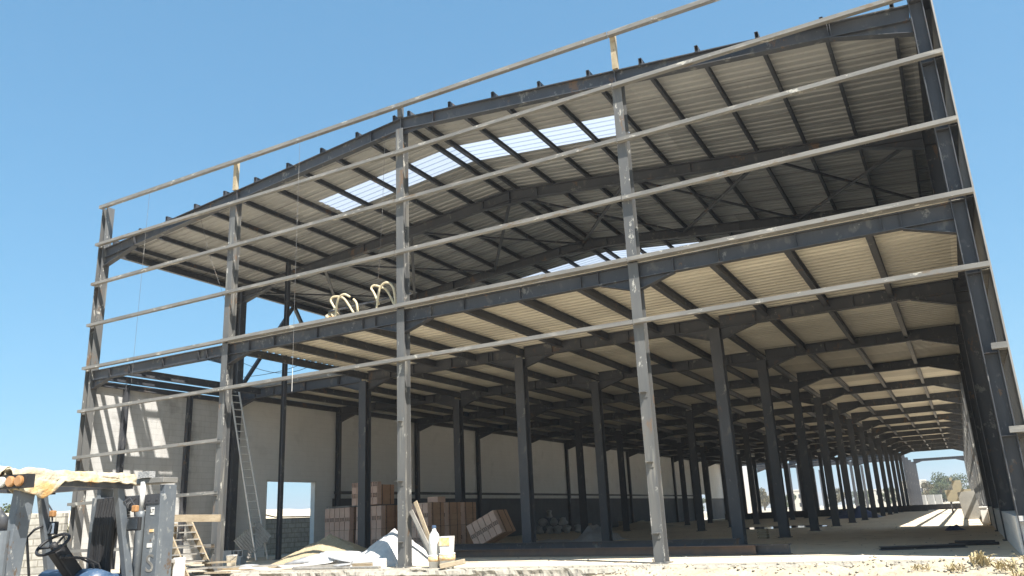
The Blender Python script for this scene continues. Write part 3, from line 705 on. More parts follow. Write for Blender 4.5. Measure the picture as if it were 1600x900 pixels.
# water jug, buckets
jg = empty('water_jug', (1.13, -.2, .27), 0, 'clear dusty plastic water bottle with blue cap on a tub', 'bottle')
m = MB(); m.lathe([(.02, .0), (.11, .0), (.125, .03), (.12, .2), (.125, .3), (.10, .42), (.045, .5), (.04, .55)], 0, 0, 0, 18); m.build('body', WPLAST, jg, smooth=True)
m = MB(); m.lathe([(.05, .55), (.05, .6), (.03, .61)], 0, 0, 0, 12); m.build('cap', BLUEP, jg)
def tub(x, y, z, r_, h_, label, sq=False):
    e = empty('plaster_tub', (x, y, z), .3, label, 'tub', 'tubs beside the middle post')
    m = MB()
    if sq: m.hexa([(-r_*.85, -r_*.85, 0), (r_*.85, -r_*.85, 0), (r_*.85, r_*.85, 0), (-r_*.85, r_*.85, 0)], [(-r_, -r_, h_), (r_, -r_, h_), (r_, r_, h_), (-r_, r_, h_)])
    else: m.lathe([(r_ * .85, 0), (r_, h_ - .04), (r_ * 1.04, h_ - .035), (r_ * 1.04, h_)], 0, 0, 0, 22)
    m.build('pail', WPLAST, e, smooth=not sq)
    m = MB()
    if sq: m.box(-r_ * .99, r_ * .7, -r_ * 1.012, -r_ * .85, h_ * .45, h_ * .92)
    else: m.lathe([(r_ * .975 + .004, h_ * .5), (r_ * 1.03, h_ * .5 + .001), (r_ * 1.035, h_ * .85), (r_ * .99, h_ * .851)], 0, 0, 0, 22)
    m.build('wrapper', OPLAST, e, smooth=not sq)
    return e
tub(1.12, -.2, .0, .13, .27, 'short stained tub under the water bottle')
tub(1.42, -.15, .0, .17, .30, 'wide stained tub carrying the square tub')
tub(1.42, -.15, .302, .14, .34, 'square orange-labelled tub standing on the wide tub', True)
m = MB(); m.bar((1.62, -.72, .06), (2.1, -.52, .14), (0, 0, 1), .10, .13); tag(m.build('timber_offcut', PALEWOOD, bevel=.012), 'pale timber offcut projecting over the slab edge', 'timber')
# rubble chips along the slab edge
chips = MB(); rnd = random.Random(3)
for i in range(1500):
    x = rnd.uniform(-12, 12.2); y = -.70 - abs(rnd.gauss(0, .3)) + .14; r_ = rnd.uniform(.008, .035)
    z = .0 if y > -.66 else -.56
    if y <= -.70: z = nearz(x, min(y, -.73)) 
    d = [Vector((rnd.uniform(-1, 1), rnd.uniform(-1, 1), rnd.uniform(-.6, 1))).normalized() * r_ for _ in range(6)]
    vs = [Vector((x, y, z + r_ * .3)) + q for q in (Vector((r_, 0, 0)), Vector((-r_, rnd.uniform(-.3, .3) * r_, 0)), Vector((0, r_, 0)), Vector((0, -r_, 0)), Vector((0, 0, r_ * rnd.uniform(.5, 1))), Vector((0, 0, -r_ * .4)))]
    chips.add(vs, [(0,2,4),(2,1,4),(1,3,4),(3,0,4),(2,0,5),(1,2,5),(3,1,5),(0,3,5)])
tag(chips.build('rubble', SLABM), 'concrete crumbs and small stones scattered along the slab edge', 'rubble', kind='stuff')
dust = MB()
for i in range(700):
    x = rnd.uniform(-11.5, 12); y = rnd.uniform(0, 1) ** 1.6 * 30 - .4; r_ = rnd.uniform(.008, .03)
    vs = [Vector((x, y, r_ * .3)) + q for q in (Vector((r_, 0, 0)), Vector((-r_, 0, 0)), Vector((0, r_, 0)), Vector((0, -r_, 0)), Vector((0, 0, r_ * .7)))]
    dust.add(vs, [(0,2,4),(2,1,4),(1,3,4),(3,0,4)])
tag(dust.build('debris', SLABM), 'small mortar crumbs scattered over the concrete floor', 'debris', kind='stuff')

# dry weeds at the right
def weed(x, y, seed, label, s=1.0):
    rn = random.Random(seed); m = MB()
    for i in range(46):
        a = rn.uniform(0, 6.28); l = rn.uniform(.18, .5) * s; lean = rn.uniform(.2, 1.0); w_ = rn.uniform(.012, .03) * s
        p0 = Vector((rn.uniform(-.12, .12), rn.uniform(-.12, .12), 0)); d = Vector((math.cos(a) * lean, math.sin(a) * lean, 1)).normalized(); sd = Vector((-math.sin(a), math.cos(a), 0))
        pts = [p0, p0 + d * l * .5, p0 + d * l * .8 + Vector((0, 0, -.05 * l)), p0 + d * l + Vector((math.cos(a) * .1 * l, math.sin(a) * .1 * l, -.25 * l))]
        ws = [w_ * .6, w_, w_ * .8, .002]; b = len(m.v)
        for p, q in zip(pts, ws): m.v += [tuple(p - sd * q), tuple(p + sd * q), tuple(p + Vector((0, 0, q * .3)))]
        for j in range(3):
            for (e, g) in ((0, 2), (2, 1), (1, 0)):
                m.f.append((b + j*3 + e, b + j*3 + g, b + j*3 + 3 + g, b + j*3 + 3 + e)); m.mi.append(0)
    o = m.build('weed', DRYW); o.location = (x, y, nearz(x, y) - .01); return tag(o, label, 'weed', 'dry weeds below the right corner')
for i, (x, y, s, lb) in enumerate(((11.05, -.95, .7, 'leftmost dry weed tuft below the right corner'), (11.42, -.88, 1.0, 'tallest dry weed tuft against the slab edge'), (11.72, -.98, .85, 'bushy dry weed tuft right of the tallest one'), (12.05, -.92, .9, 'dry weed tuft under the right corner column'), (10.6, -1.0, .45, 'small dry weed tuft nearest the viewer'), (11.9, -1.3, .8, 'rightmost low dry weed tuft'))):
    weed(x, y, 20 + i, lb, s * .62)

# sacks by the far wall
SACK = mat('white_sack', (.42, .41, .40), (.33, .32, .32), 5, .8, .2)
rn = random.Random(11); ranks = ['first', 'second', 'third', 'fourth', 'fifth', 'sixth', 'seventh', 'eighth', 'ninth']
sp = [(-11.0, 28.6, 0), (-10.4, 28.7, 0), (-9.8, 28.6, 0), (-9.3, 28.8, 0), (-10.8, 28.7, .45), (-10.1, 28.8, .45), (-9.5, 28.8, .45), (-10.4, 28.8, .9), (-8.9, 29.5, 0)]
sl_ = ['leftmost white sack on the floor by the far wall', 'second white sack on the floor from the left by the far wall', 'third white sack on the floor from the left by the far wall', 'fourth white sack on the floor from the left by the far wall', 'left sack of the second layer by the far wall', 'middle sack of the second layer by the far wall', 'right sack of the second layer by the far wall', 'topmost white sack of the pile by the far wall', 'lone white sack right of the pile by the far wall']
for i, (x, y, z) in enumerate(sp):
    mb = MB(); nr, na = 10, 14
    for j in range(nr + 1):
        for k in range(na):
            t = 2 * math.pi * k / na; q = j / nr; rr = (.20 + .05 * math.sin(q * 7 + i)) * (1 - abs(2*q - 1) ** 6) ** .5 + .01
            mb.v.append((rr * math.cos(t) * (1 + .12 * noise.noise(Vector((k, j, i)))), .7 * rr * math.sin(t), q * .5))
    for j in range(nr):
        for k in range(na): mb.f.append((j*na + k, j*na + (k+1) % na, (j+1)*na + (k+1) % na, (j+1)*na + k)); mb.mi.append(0)
    o = mb.build('sack', SACK, smooth=True); o.location = (x, y, z); o.scale = (1.15, 1.1, .95); o.rotation_euler = (0, rn.uniform(-.1, .1), rn.uniform(-1, 1)); tag(o, sl_[i], 'sack', 'white sacks by the far wall')
# crumpled sheet on the floor, puddle, tarp, offcuts
def crumple(name, x, y, sx, sy, h, m_, label, cat, seed):
    mb = MB(); n = 26
    for j in range(n + 1):
        for i in range(n + 1):
            a = i / n; b_ = j / n; e = math.sin(math.pi * a) * math.sin(math.pi * b_)
            z = h * e * (.5 + .8 * abs(noise.noise(Vector((a * 4, b_ * 4, seed))))) + .02 * noise.noise(Vector((a * 14, b_ * 14, seed))) * e
            mb.v.append((sx * (a - .5) + .15 * noise.noise(Vector((b_ * 3, seed, 0))), sy * (b_ - .5) + .15 * noise.noise(Vector((a * 3, seed, 4))), z + .006))
    for j in range(n):
        for i in range(n):
            a = j * (n + 1) + i; mb.f.append((a, a + 1, a + n + 2, a + n + 1)); mb.mi.append(0)
    o = mb.build(name, m_, smooth=True); o.location = (x, y, 0)
    sd = o.modifiers.new('s', 'SOLIDIFY'); sd.thickness = .008; tag(o, label, cat); return o
crumple('plastic_sheet', -1.3, 14.5, 1.7, 2.2, .75, GREYPL, 'crumpled pale plastic sheet on the floor between the dark columns', 'plastic sheet', 3)
crumple('plastic_sheet', -3.0, 14.0, 1.8, .9, .15, GREYPL, 'flat grey plastic scrap left of the crumpled sheet', 'plastic sheet', 6)
crumple('tarpaulin', 4.6, 44.5, 3.4, 2.6, .9, BLUETARP, 'dark blue tarpaulin heaped around the foot of a rear column', 'tarpaulin', 8)
crumple('cement_bag', 10.9, 13.6, .5, .4, .2, BLUETARP, 'small dark bag on the shaded floor before the sunlit patch', 'bag', 12)
m = MB(); n = 40
PUD = mat('puddle_water', (.12, .11, .10), (.12, .11, .10), 3, .03)
vs = [(2.2 * math.cos(2*math.pi*i/n) * (1 + .3 * noise.noise(Vector((math.cos(2*math.pi*i/n), math.sin(2*math.pi*i/n), 5)))), 2.6 * math.sin(2*math.pi*i/n) * (1 + .4 * noise.noise(Vector((math.cos(2*math.pi*i/n) * 2, math.sin(2*math.pi*i/n) * 2, 9)))), .004) for i in range(n)]
m.add(vs, [tuple(range(n))]); o = m.build('puddle', PUD); o.location = (3.4, 25.5, 0); tag(o, 'shallow puddle reflecting the sky between the rear columns', 'puddle')
for i, (x, y, s, lb) in enumerate(((-11.7, 36.5, .45, 'left small dark square crate at the foot of the far wall'), (-11.7, 43, .45, 'right small dark square crate at the foot of the far wall'), (5.5, 11.1, .3, 'small dark wooden box on the floor left of the nearest right-hand interior column'))):
    m = MB(); t = .03
    for q in range(4): m.box(x, x + s, y, y + t, .005 + q * s / 4, (q + 1) * s / 4 - .012); m.box(x, x + s, y + s - t, y + s, .005 + q * s / 4, (q + 1) * s / 4 - .012); m.box(x, x + t, y + t, y + s - t, .005 + q * s / 4, (q + 1) * s / 4 - .012); m.box(x + s - t, x + s, y + t, y + s - t, .005 + q * s / 4, (q + 1) * s / 4 - .012)
    m.box(x + t, x + s - t, y + t, y + s - t, .004, .02)
    tag(m.build('crate', WOOD), lb, 'crate')
# precast panel with brace and short pier by the right wall
m = MB(); m.hexa([(11.15, 28.0, 0.001), (11.9, 28.1, 0.001), (11.9, 28.3, 0.001), (11.15, 28.2, 0.001)], [(11.05, 28.0, 1.2), (11.75, 28.1, 1.25), (11.75, 28.3, 1.25), (11.05, 28.2, 1.2)])
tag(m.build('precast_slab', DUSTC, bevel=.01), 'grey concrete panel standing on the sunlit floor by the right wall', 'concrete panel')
m = MB(); m.box(11.75, 11.98, 20.0, 20.35, 0.001, .55); m.box(11.72, 12.0, 19.97, 20.38, .552, .6); tag(m.build('short_pier', LIMES, bevel=.01), 'short pale concrete pier at the start of the sunlit floor patch', 'pier')
YEL = mat('yellow_machine_paint', (.33, .29, .2), (.28, .25, .18), 4, .6)
cm = empty('mixer', (11.05, 47, 0), 0, 'small yellow machine standing behind the grey concrete panel', 'machine')
m = MB(); m.hexa([(-.75, -.5, .75), (.6, -.5, .75), (.6, .5, .75), (-.75, .5, .75)], [(-.85, -.55, 1.5), (.7, -.55, 1.5), (.7, .55, 1.5), (-.85, .55, 1.5)]); m.build('hopper', YEL, cm)
m = MB(); m.box(-.35, .2, -.3, .3, 1.502, 2.1); m.box(-.45, -.3, -.2, .2, 2.102, 2.3); m.build('engine_box', YEL, cm)
for sx in (-.6, .5):
    for sy in (-.4, .4): m = MB(); m.box(sx - .05, sx + .05, sy - .05, sy + .05, .0, .75); m.build('leg', STEEL, cm)

# ------------------------------------------------------------------ aluminium ladder
def ladder(a, b_, wdt, n, name, label, side):
    a = Vector(a); b_ = Vector(b_); side = Vector(side).normalized(); e = empty(name, a, 0, label, 'ladder')
    for s in (-1, 1):
        m = MB(); m.bar(side * s * wdt / 2, (b_ - a) + side * s * wdt / 2 * .8, side.cross(b_ - a), .07, .03); m.build('stile', ALU, e)
    for i in range(1, n):
        t = i / n; c = (b_ - a) * t; w2 = wdt / 2 * (1 - .2 * t)
        m = MB(); m.tube([c - side * w2, c + side * w2], .018, 6); m.build('rung', ALU, e)
    return e
ladder((-9.15, 4.9, .02), (-11.45, 5.45, 6.0), .42, 22, 'ladder', 'tall aluminium ladder leaning on the beam behind the second post', (.25, 1, 0))

# bent pale pipes on the mezzanine edge
PIPE = mat('pale_bent_pipe', (.50, .42, .27), (.60, .52, .36), 4, .6)
def pipe(pts, label):
    P = [Vector(p) for p in pts]; out = []
    for i in range(len(P) - 1):
        p0 = P[max(0, i - 1)]; p1 = P[i]; p2 = P[i + 1]; p3 = P[min(len(P) - 1, i + 2)]
        for j in range(5):
            t = j / 5; out.append(.5 * ((2 * p1) + (p2 - p0) * t + (2 * p0 - 5 * p1 + 4 * p2 - p3) * t * t + (3 * p1 - p0 - 3 * p2 + p3) * t ** 3))
    out.append(P[-1]); m = MB(); m.tube(out, .029, 10); return tag(m.build('bent_pipe', PIPE, smooth=True), label, 'bent pipe', 'bent pipes on the upper deck edge')
pipe([(-.87, .3, 6.03), (-.8, .3, 6.5), (-.74, .3, 6.72), (-.6, .3, 6.83), (-.44, .3, 6.79), (-.32, .3, 6.64), (-.27, .3, 6.38), (-.25, .3, 6.03)], 'tall upright arch of pale bent pipe beside the middle post')
pipe([(-.82, .36, 6.32), (-1.0, .38, 6.66), (-1.1, .4, 6.80), (-1.02, .42, 6.87), (-.84, .46, 6.80), (-.67, .5, 6.68), (-.36, .42, 6.2)], 'slanting bend of pale pipe left of the tall upright arch')
pipe([(-2.2, .3, 6.03), (-2.15, .3, 6.55), (-2.06, .3, 6.72), (-1.9, .3, 6.76), (-1.72, .3, 6.66)], 'shorter upright hook of pale bent pipe in the left pair')
pipe([(-1.7, .42, 6.62), (-1.6, .42, 6.5), (-1.56, .42, 6.3), (-1.57, .42, 6.03)], 'short broken end of pale bent pipe standing at the right of the left pair')
pipe([(-2.2, .36, 6.36), (-2.38, .38, 6.6), (-2.45, .4, 6.72), (-2.36, .42, 6.80), (-2.14, .46, 6.76), (-2.0, .5, 6.62), (-1.66, .42, 6.2)], 'slanting bend of pale pipe in the left pair')
crumple('rag', -2.55, .6, .4, .4, .3, FOAM, 'crumpled pale cloth hanging by the left bent pipes', 'cloth', 31).location.z = 6.25
m = MB(); m.bar((-2.6, .5, 6.45), (.0, .6, 6.52), (0, 0, 1), .04, .05); tag(m.build('guard_bar', STEEL), 'dark thin bar running behind the bent pipes', 'bar')

# hanging wires
for i, (p, lb) in enumerate((([(-9.55, -.1, 11.4), (-9.56, -.12, 8.5), (-9.62, -.1, 5.3)], 'long thin wire hanging from the parapet rail in the left bay'),
        ([(-3.17, -.18, 11.4), (-3.16, -.2, 8), (-3.15, -.2, 4.3)], 'long thin wire hanging from the rail left of the middle post'),
        ([(-7.6, .3, 10.2), (-7.2, .35, 9.0), (-6.3, .3, 7.3)], 'slack thin wire curving down to the second post'),
        ([(-.42, .1, 10.9), (-.6, .2, 8.5), (-.8, .3, 6.9)], 'thin wire hanging down to the bent pipes'))):
    m = MB(); m.tube([Vector(q) for q in p], .0045, 6); tag(m.build('wire', STEELD), lb, 'wire')
m = MB(); m.tube([(-3.15, -.2, 4.3), (-3.15, -.2, 4.9)], .006, 6); tag(m.build('wire_weight', LIMES), 'short white rod at the end of the long hanging wire', 'rod')
for lb, q in (('slack cable sagging across the open left bay', (0, .9)), ('straighter cable crossing the open left bay', (.35, .35))):
    m = MB(); pts = []
    for i in range(15):
        t = i / 14; pts.append((-11.6 + 5.4 * t, 5.9 - .3 * t, 7.05 - q[0] * 1.6 * (1 - t) - q[1] * math.sin(math.pi * t) * .8))
    m.tube(pts, .010, 6); tag(m.build('cable', BLACK), lb, 'cable')

# ------------------------------------------------------------------ forklift
FK = empty('forklift', (3.53, -9.59, -.53), math.radians(98), 'grey and blue forklift with foam-wrapped overhead guard, seen from behind', 'forklift')
# local: x forward, y left, z up ; origin below the right front corner of the guard
ZG = 1.98
def part(name, fn, m_, parent=FK, **k):
    m = MB(); fn(m); return m.build(name, m_, parent, **k)
part('rear_pillar', lambda m: m.bar((-1.22, 0, .75), (-1.12, 0, ZG), (1, 0, 0), .16, .10), PAINTG, bevel=.01)
part('rear_pillar', lambda m: m.bar((-1.22, 1.12, .75), (-1.12, 1.12, ZG), (1, 0, 0), .16, .10), PAINTG, bevel=.01)
part('front_pillar', lambda m: m.bar((.28, .02, .75), (-.02, .02, ZG), (1, 0, 0), .09, .07), PAINTG, bevel=.008)
part('front_pillar', lambda m: m.bar((.28, 1.12, .75), (-.02, 1.12, ZG), (1, 0, 0), .09, .07), PAINTG, bevel=.008)
def guard(m):
    for y in (0.0, 1.12): m.bar((-1.25, y, ZG + .04), (.12, y, ZG + .02), (0, 0, 1), .09, .08)
    for x in (-1.2, .08): m.bar((x, .04, ZG + .035), (x, 1.08, ZG + .035), (0, 0, 1), .085, .09)
    for i in range(6): x = -1.0 + .18 * i; m.bar((x, .04, ZG + .05), (x, 1.08, ZG + .05), (0, 0, 1), .03, .05)
part('overhead_guard', guard, STEEL)
part('lamp_bar', lambda m: m.box(-1.34, -1.26, -.28, 1.1, ZG - .05, ZG + .07), BLACK)
for i, y in enumerate((-.20, -.09, .02)):
    def lens(m, y=y):
        m.tube([(-1.342, y, ZG + .01), (-1.365, y, ZG + .01), (-1.372, y, ZG + .01)], [.048, .048, .04], 16)
    part('rear_lamp', lens, (ORANGE, ORANGE, WLENS)[i])
def cowl(m):
    n = 10; 
    m.hexa([(-.22, .08, .5), (.32, .08, .5), (.32, 1.06, .5), (-.22, 1.06, .5)], [(-.14, .1, 1.06), (.24, .1, 1.10), (.24, 1.04, 1.10), (-.14, 1.04, 1.06)])
part('dashboard', cowl, BLUEP, bevel=.04)
def cap(m): m.tube([(.05, .16, .98), (.05, .30, 1.0), (.05, .98, 1.0)], [.14, .16, .16], 20)
part('front_cowl', cap, BLUEP, smooth=True)
part('steering_column', lambda m: m.bar((.10, .50, .95), (-.26, .54, 1.38), (0, 1, 0), .13, .15), BLACK, bevel=.02)
def wheel(m):
    c = Vector((-.30, .54, 1.42)); n = Vector((-.62, 0, .78)).normalized(); a = Vector((0, 1, 0)); b_ = n.cross(a)
    pts = [c + (a * math.cos(t) + b_ * math.sin(t)) * .16 for t in [2 * math.pi * i / 28 for i in range(29)]]; m.tube(pts, .016, 8, False)
    for k in range(3): t = 2 * math.pi * k / 3 + .4; m.tube([c - n * .03, c + (a * math.cos(t) + b_ * math.sin(t)) * .155], .012, 6)
    m.tube([c - n * .07, c + n * .01], [.045, .035], 12)
part('steering_wheel', wheel, BLACK, smooth=True)
for i in range(2):
    def lev(m, i=i):
        y = .34 - .08 * i; m.tube([(.1, y, 1.08), (.04, y, 1.2), (-.1, y + .03, 1.27), (-.26, y + .08, 1.29)], .011, 8); m.tube([(-.25, y + .08, 1.29), (-.29, y + .09, 1.293)], [.022, .02], 8)
    part('lever', lev, BLACK)
def seat(m):
    m.box(-.9, -.42, .28, .83, .72, .86); m.hexa([(-.96, .28, .86), (-.84, .28, .86), (-.84, .83, .86), (-.96, .83, .86)], [(-1.02, .3, 1.40), (-.92, .3, 1.40), (-.92, .80, 1.40), (-1.02, .80, 1.40)])
part('seat', seat, NAVY, bevel=.04)
def body(m):
    m.hexa([(-1.75, 0, .22), (-.25, 0, .22), (-.25, 1.14, .22), (-1.75, 1.14, .22)], [(-1.6, .04, .72), (-.3, .04, .72), (-.3, 1.1, .72), (-1.6, 1.1, .72)]); m.box(-.3, .35, .12, 1.02, .25, .5)
part('chassis', body, BLUEP, bevel=.03)
part('counterweight', lambda m: m.hexa([(-2.05, .04, .2), (-1.752, .0, .2), (-1.752, 1.14, .2), (-2.05, 1.1, .2)], [(-1.9, .08, .95), (-1.6, .04, .95), (-1.6, 1.1, .95), (-1.9, 1.06, .95)]), PAINTG, bevel=.05)
for (x, y, r_) in ((.08, -.02, .30), (.08, 1.16, .30), (-1.45, .02, .23), (-1.45, 1.12, .23)):
    wo = part('wheel', lambda m: m.tube([(x, y - .09, r_), (x, y - .07, r_), (x, y + .07, r_), (x, y + .09, r_)], [r_ * .86, r_, r_, r_ * .86], 24), BLACK)
    part('rim', lambda m: m.tube([(x, y - .094, r_), (x, y + .094, r_)], r_ * .5, 16), PAINTG, wo)
# exhaust with perforated guard at the rear left of the picture
part('exhaust_guard', lambda m: m.tube([(-1.44, -.16, .9), (-1.44, -.16, 1.56)], .075, 14), PAINTG)
part('exhaust_pipe', lambda m: m.tube([(-1.44, -.16, 1.56), (-1.44, -.16, 1.66), (-1.48, -.12, 1.73), (-1.56, -.04, 1.75)], .05, 12), STEEL, smooth=True)
# mast
ZM = 2.02
def channel(m, y, sgn):
    m.prism((.52, y, .12), (.52, y, ZM), (1, 0, 0), [(-.09 * sgn, -.08), (.09 * sgn, -.08), (.09 * sgn, -.06), (-.07 * sgn, -.06), (-.07 * sgn, .06), (.09 * sgn, .06), (.09 * sgn, .08), (-.09 * sgn, .08)][::(1 if sgn > 0 else -1)])
part('mast_channel', lambda m: m.box(.42, .60, -.19, -.12, .12, ZM - .02), PAINTG, bevel=.006)
part('mast_channel', lambda m: m.box(.42, .60, .74, .80, .12, ZM - .02), PAINTG, bevel=.006)
part('mast_plate', lambda m: m.box(.35, .42, -.21, -.01, .3, ZM - .12), PAINTG, bevel=.004)
part('mast_plate', lambda m: m.box(.35, .42, .66, .78, .3, ZM - .12), PAINTG, bevel=.004)
part('inner_mast', lambda m: (m.box(.44, .56, -.11, -.03, .15, ZM - .16), m.box(.44, .56, .66, .73, .15, ZM - .16)), BLACK)
part('mast_crossbar', lambda m: m.box(.38, .60, -.2, .82, ZM, ZM + .06), GIRT, bevel=.006)
part('mast_crossbar', lambda m: m.box(.40, .58, -.02, .73, ZM - .28, ZM - .12), STEEL, bevel=.006)
part('lift_cylinder', lambda m: m.tube([(.38, .08, .2), (.38, .08, 1.66), (.38, .08, 1.72), (.38, .08, 1.73)], [.05, .05, .055, .03], 14), PAINTG, smooth=True)
part('lift_cylinder', lambda m: m.tube([(.38, .08, 1.73), (.38, .08, ZM + .02)], .028, 12), ALU, smooth=True)
def carriage(m):
    for z in (.35, .8): m.box(.64, .68, -.15, .78, z, z + .09)
    for y in (.0, .3, .6): m.box(.642, .676, y, y + .06, .44, .8)
part('carriage', carriage, STEEL)
for y in (.0, .55): part('fork', lambda m, y=y: (m.box(.69, .73, y, y + .1, .08, .9), m.box(.731, 1.75, y, y + .1, .08, .12)), STEEL)
def hoses(m):
    for i in range(7):
        y = .40 + .04 * i; m.tube([(.34, y, 1.88 - .03 * (i % 2)), (.3, y, 1.6), (.31 + .01 * (i % 3), y + .02, 1.2), (.33, y, .8)], .03, 8)
    m.hexa([(.33, .42, 1.25), (.36, .42, 1.25), (.36, .68, 1.15), (.33, .68, 1.15)], [(.34, .30, 1.9), (.37, .30, 1.9), (.37, .70, 1.88), (.34, .70, 1.88)])
part('hose_bundle', hoses, BLACK, smooth=False)
def mirror(y0, sg):
    def arm(m): m.tube([(.03, y0, 1.82), (.06, y0 - sg * .05, 1.86), (.1, y0 - sg * .08, 1.78), (.1, y0 - sg * .1, 1.66)], .009, 6)
    part('mirror_arm', arm, STEEL)
    mr = part('mirror', lambda m: m.box(.08, .12, y0 - sg * .1 - .085, y0 - sg * .1 + .085, 1.52, 1.66), BLACK, bevel=.01)
    part('mirror_glass', lambda m: m.box(.072, .0795, y0 - sg * .1 - .07, y0 - sg * .1 + .07, 1.535, 1.645), GLASS, mr)
    part('indicator_lamp', lambda m: m.box(.07, .12, y0 - sg * .1 - .034, y0 - sg * .1 + .034, 1.71, 1.78), ORANGE, bevel=.012)
mirror(-.02, 1); mirror(1.16, 1)
part('grab_handle', lambda m: m.tube([(.02, 1.10, 1.62), (-.03, 1.16, 1.58), (-.06, 1.22, 1.5), (.02, 1.22, 1.1), (.1, 1.20, .98), (.18, 1.12, .98)], .014, 8), BLACK, smooth=True)
def flat_text(txt, size, loc, m_, name, parent):
    c = bpy.data.curves.new(name, 'FONT'); c.body = txt; c.size = size; c.extrude = .0015; c.align_x = 'CENTER'; c.align_y = 'CENTER'
    o = bpy.data.objects.new(name, c); col.objects.link(o); o.parent = parent; o.location = loc
    o.rotation_euler = (math.radians(90), 0, math.radians(-90)); c.materials.append(m_)
    bpy.context.view_layer.update(); dg = bpy.context.evaluated_depsgraph_get(); me = bpy.data.meshes.new_from_object(o.evaluated_get(dg))
    o2 = bpy.data.objects.new(name, me); col.objects.link(o2); o2.parent = parent; o2.location = o.location; o2.rotation_euler = o.rotation_euler
    bpy.data.objects.remove(o); return o2
pl = part('maker_plate', lambda m: m.box(.345, .3495, -.135, -.085, 1.68, 1.76), WPLAST)
flat_text('LT', .05, (.3435, -.11, 1.72), BLACK, 'plate_lettering', pl)
part('sticker', lambda m: m.box(.3455, .3495, -.14, -.07, 1.34, 1.385), WPLAST)
flat_text('S', .26, (.3475, -.125, 1.17), GIRT, 'mast_lettering', FK)
flat_text('S', .26, (.3475, -.125, .90), GIRT, 'mast_lettering', FK)

# torn foam sheet draped over the right and rear beams of the guard
def drape(name, a, b_, wd, hmin, hmax, label, seed, ends=(1, 1)):
    a = Vector(a); b_ = Vector(b_); d = (b_ - a).normalized(); up = Vector((0, 0, 1)); sd = d.cross(up).normalized(); L_ = (b_ - a).length
    nu = int(L_ / .018); nv = 34; mb = MB()
    for i in range(nu + 1):
        q = i / nu; p = a.lerp(b_, q)
        nA = noise.noise(Vector((q * L_ * 2.3, seed, 0))); nB = noise.noise(Vector((q * L_ * 2.7, seed, 9))); nC = noise.noise(Vector((q * L_ * 9, seed, 4)))
        hk = 1 if q < .22 else max(.22, 1 - (q - .22) * 5); hr = hmin + (hmax - hmin) * max(0, min(1, .6 + 1.1 * nA)) * hk + .025 * nC; hl_ = hmin + (hmax - hmin) * max(0, min(1, .5 + 1.1 * nB)) * hk + .025 * nC; hr = max(.012, hr); hl_ = max(.012, hl_)
        for j in range(nv + 1):
            v = j / nv
            if v < .36: k = 1 - v / .36; x = wd + .03 * k; z = -hr * k
            elif v > .64: k = (v - .64) / .36; x = -wd - .03 * k; z = -hl_ * k
            else: k = (v - .36) / .28; t = math.pi * k; x = wd * math.cos(t); z = .05 * math.sin(t)
            P = Vector((q * L_, x, z)); 
            fold = .022 * noise.noise(Vector((P.x * 7 + z * 6, v * 3, seed))) + .008 * noise.noise(Vector((P.x * 19 - z * 12, v * 8, seed + 3)))
            crease = -.016 * max(0, 1 - abs(noise.noise(Vector((P.x * 4.2 + z * 3, v * 2.5, seed + 11)))) * 9)
            o_ = fold + crease; nrm = (sd * math.cos(math.pi * min(1, max(0, (v - .30) / .4))) + up * math.sin(math.pi * min(1, max(0, (v - .30) / .4)))).normalized()
            mb.v.append(tuple(p + sd * x + up * z + nrm * o_))
    W_ = nv + 1
    for i in range(nu):
        for j in range(nv): mb.f.append((i*W_ + j, (i+1)*W_ + j, (i+1)*W_ + j + 1, i*W_ + j + 1)); mb.mi.append(0)
    o = mb.build(name, FOAM, smooth=True); o.location = FK.location; o.rotation_euler = FK.rotation_euler
    md = o.modifiers.new('s', 'SOLIDIFY'); md.thickness = .012; return tag(o, label, 'foam sheet')
drape('foam_sheet', (-1.32, 0, ZG + .095), (.12, 0, ZG + .085), .065, .01, .26, 'torn yellowed foam sheet draped along the right beam of the forklift guard', 2.4)
drape('foam_sheet', (-1.30, .02, ZG + .12), (-1.30, 1.25, ZG + .13), .07, .02, .10, 'yellowed foam sheet draped along the rear beam of the forklift guard', 7.1)
part('mast_chain', lambda m: [m.box(.33, .345, .20 + .002 * (i % 2), .228 - .002 * (i % 2), .5 + .03 * i, .526 + .03 * i) for i in range(44)], BLACK)
for i in range(2):
    part('hydraulic_hose', lambda m, i=i: m.tube([(.36, .16 + .03 * i, 1.86), (.28, .17 + .03 * i, 1.80), (.25, .18 + .03 * i, 1.5), (.30, .19 + .03 * i, 1.2), (.33, .2 + .03 * i, .9)], .012, 8), BLACK, smooth=True)
part('bracket_plate', lambda m: (m.box(.34, .348, -.2, -.02, 1.80, 1.9), m.box(.335, .342, -.18, -.15, 1.83, 1.87), m.box(.335, .342, -.07, -.04, 1.83, 1.87)), STEEL)
part('warning_label', lambda m: m.box(.345, .349, -.15, -.09, 1.5, 1.53), OPLAST)
o = hollow_block(0, 0, 0, 0, 'pale concrete block lying on top of the forklift mast', .16, .09, .07)
o.name = 'concrete_block'; o['group'] = 'loose pieces on the forklift'; o.parent = None
o.matrix_world = Matrix.Translation(FK.location) @ Matrix.Rotation(math.radians(98), 4, 'Z') @ Matrix.Translation((.44, -.02, ZM + .062))
o.location = o.matrix_world.translation; o.rotation_euler = (0, 0, math.radians(98 + 90))

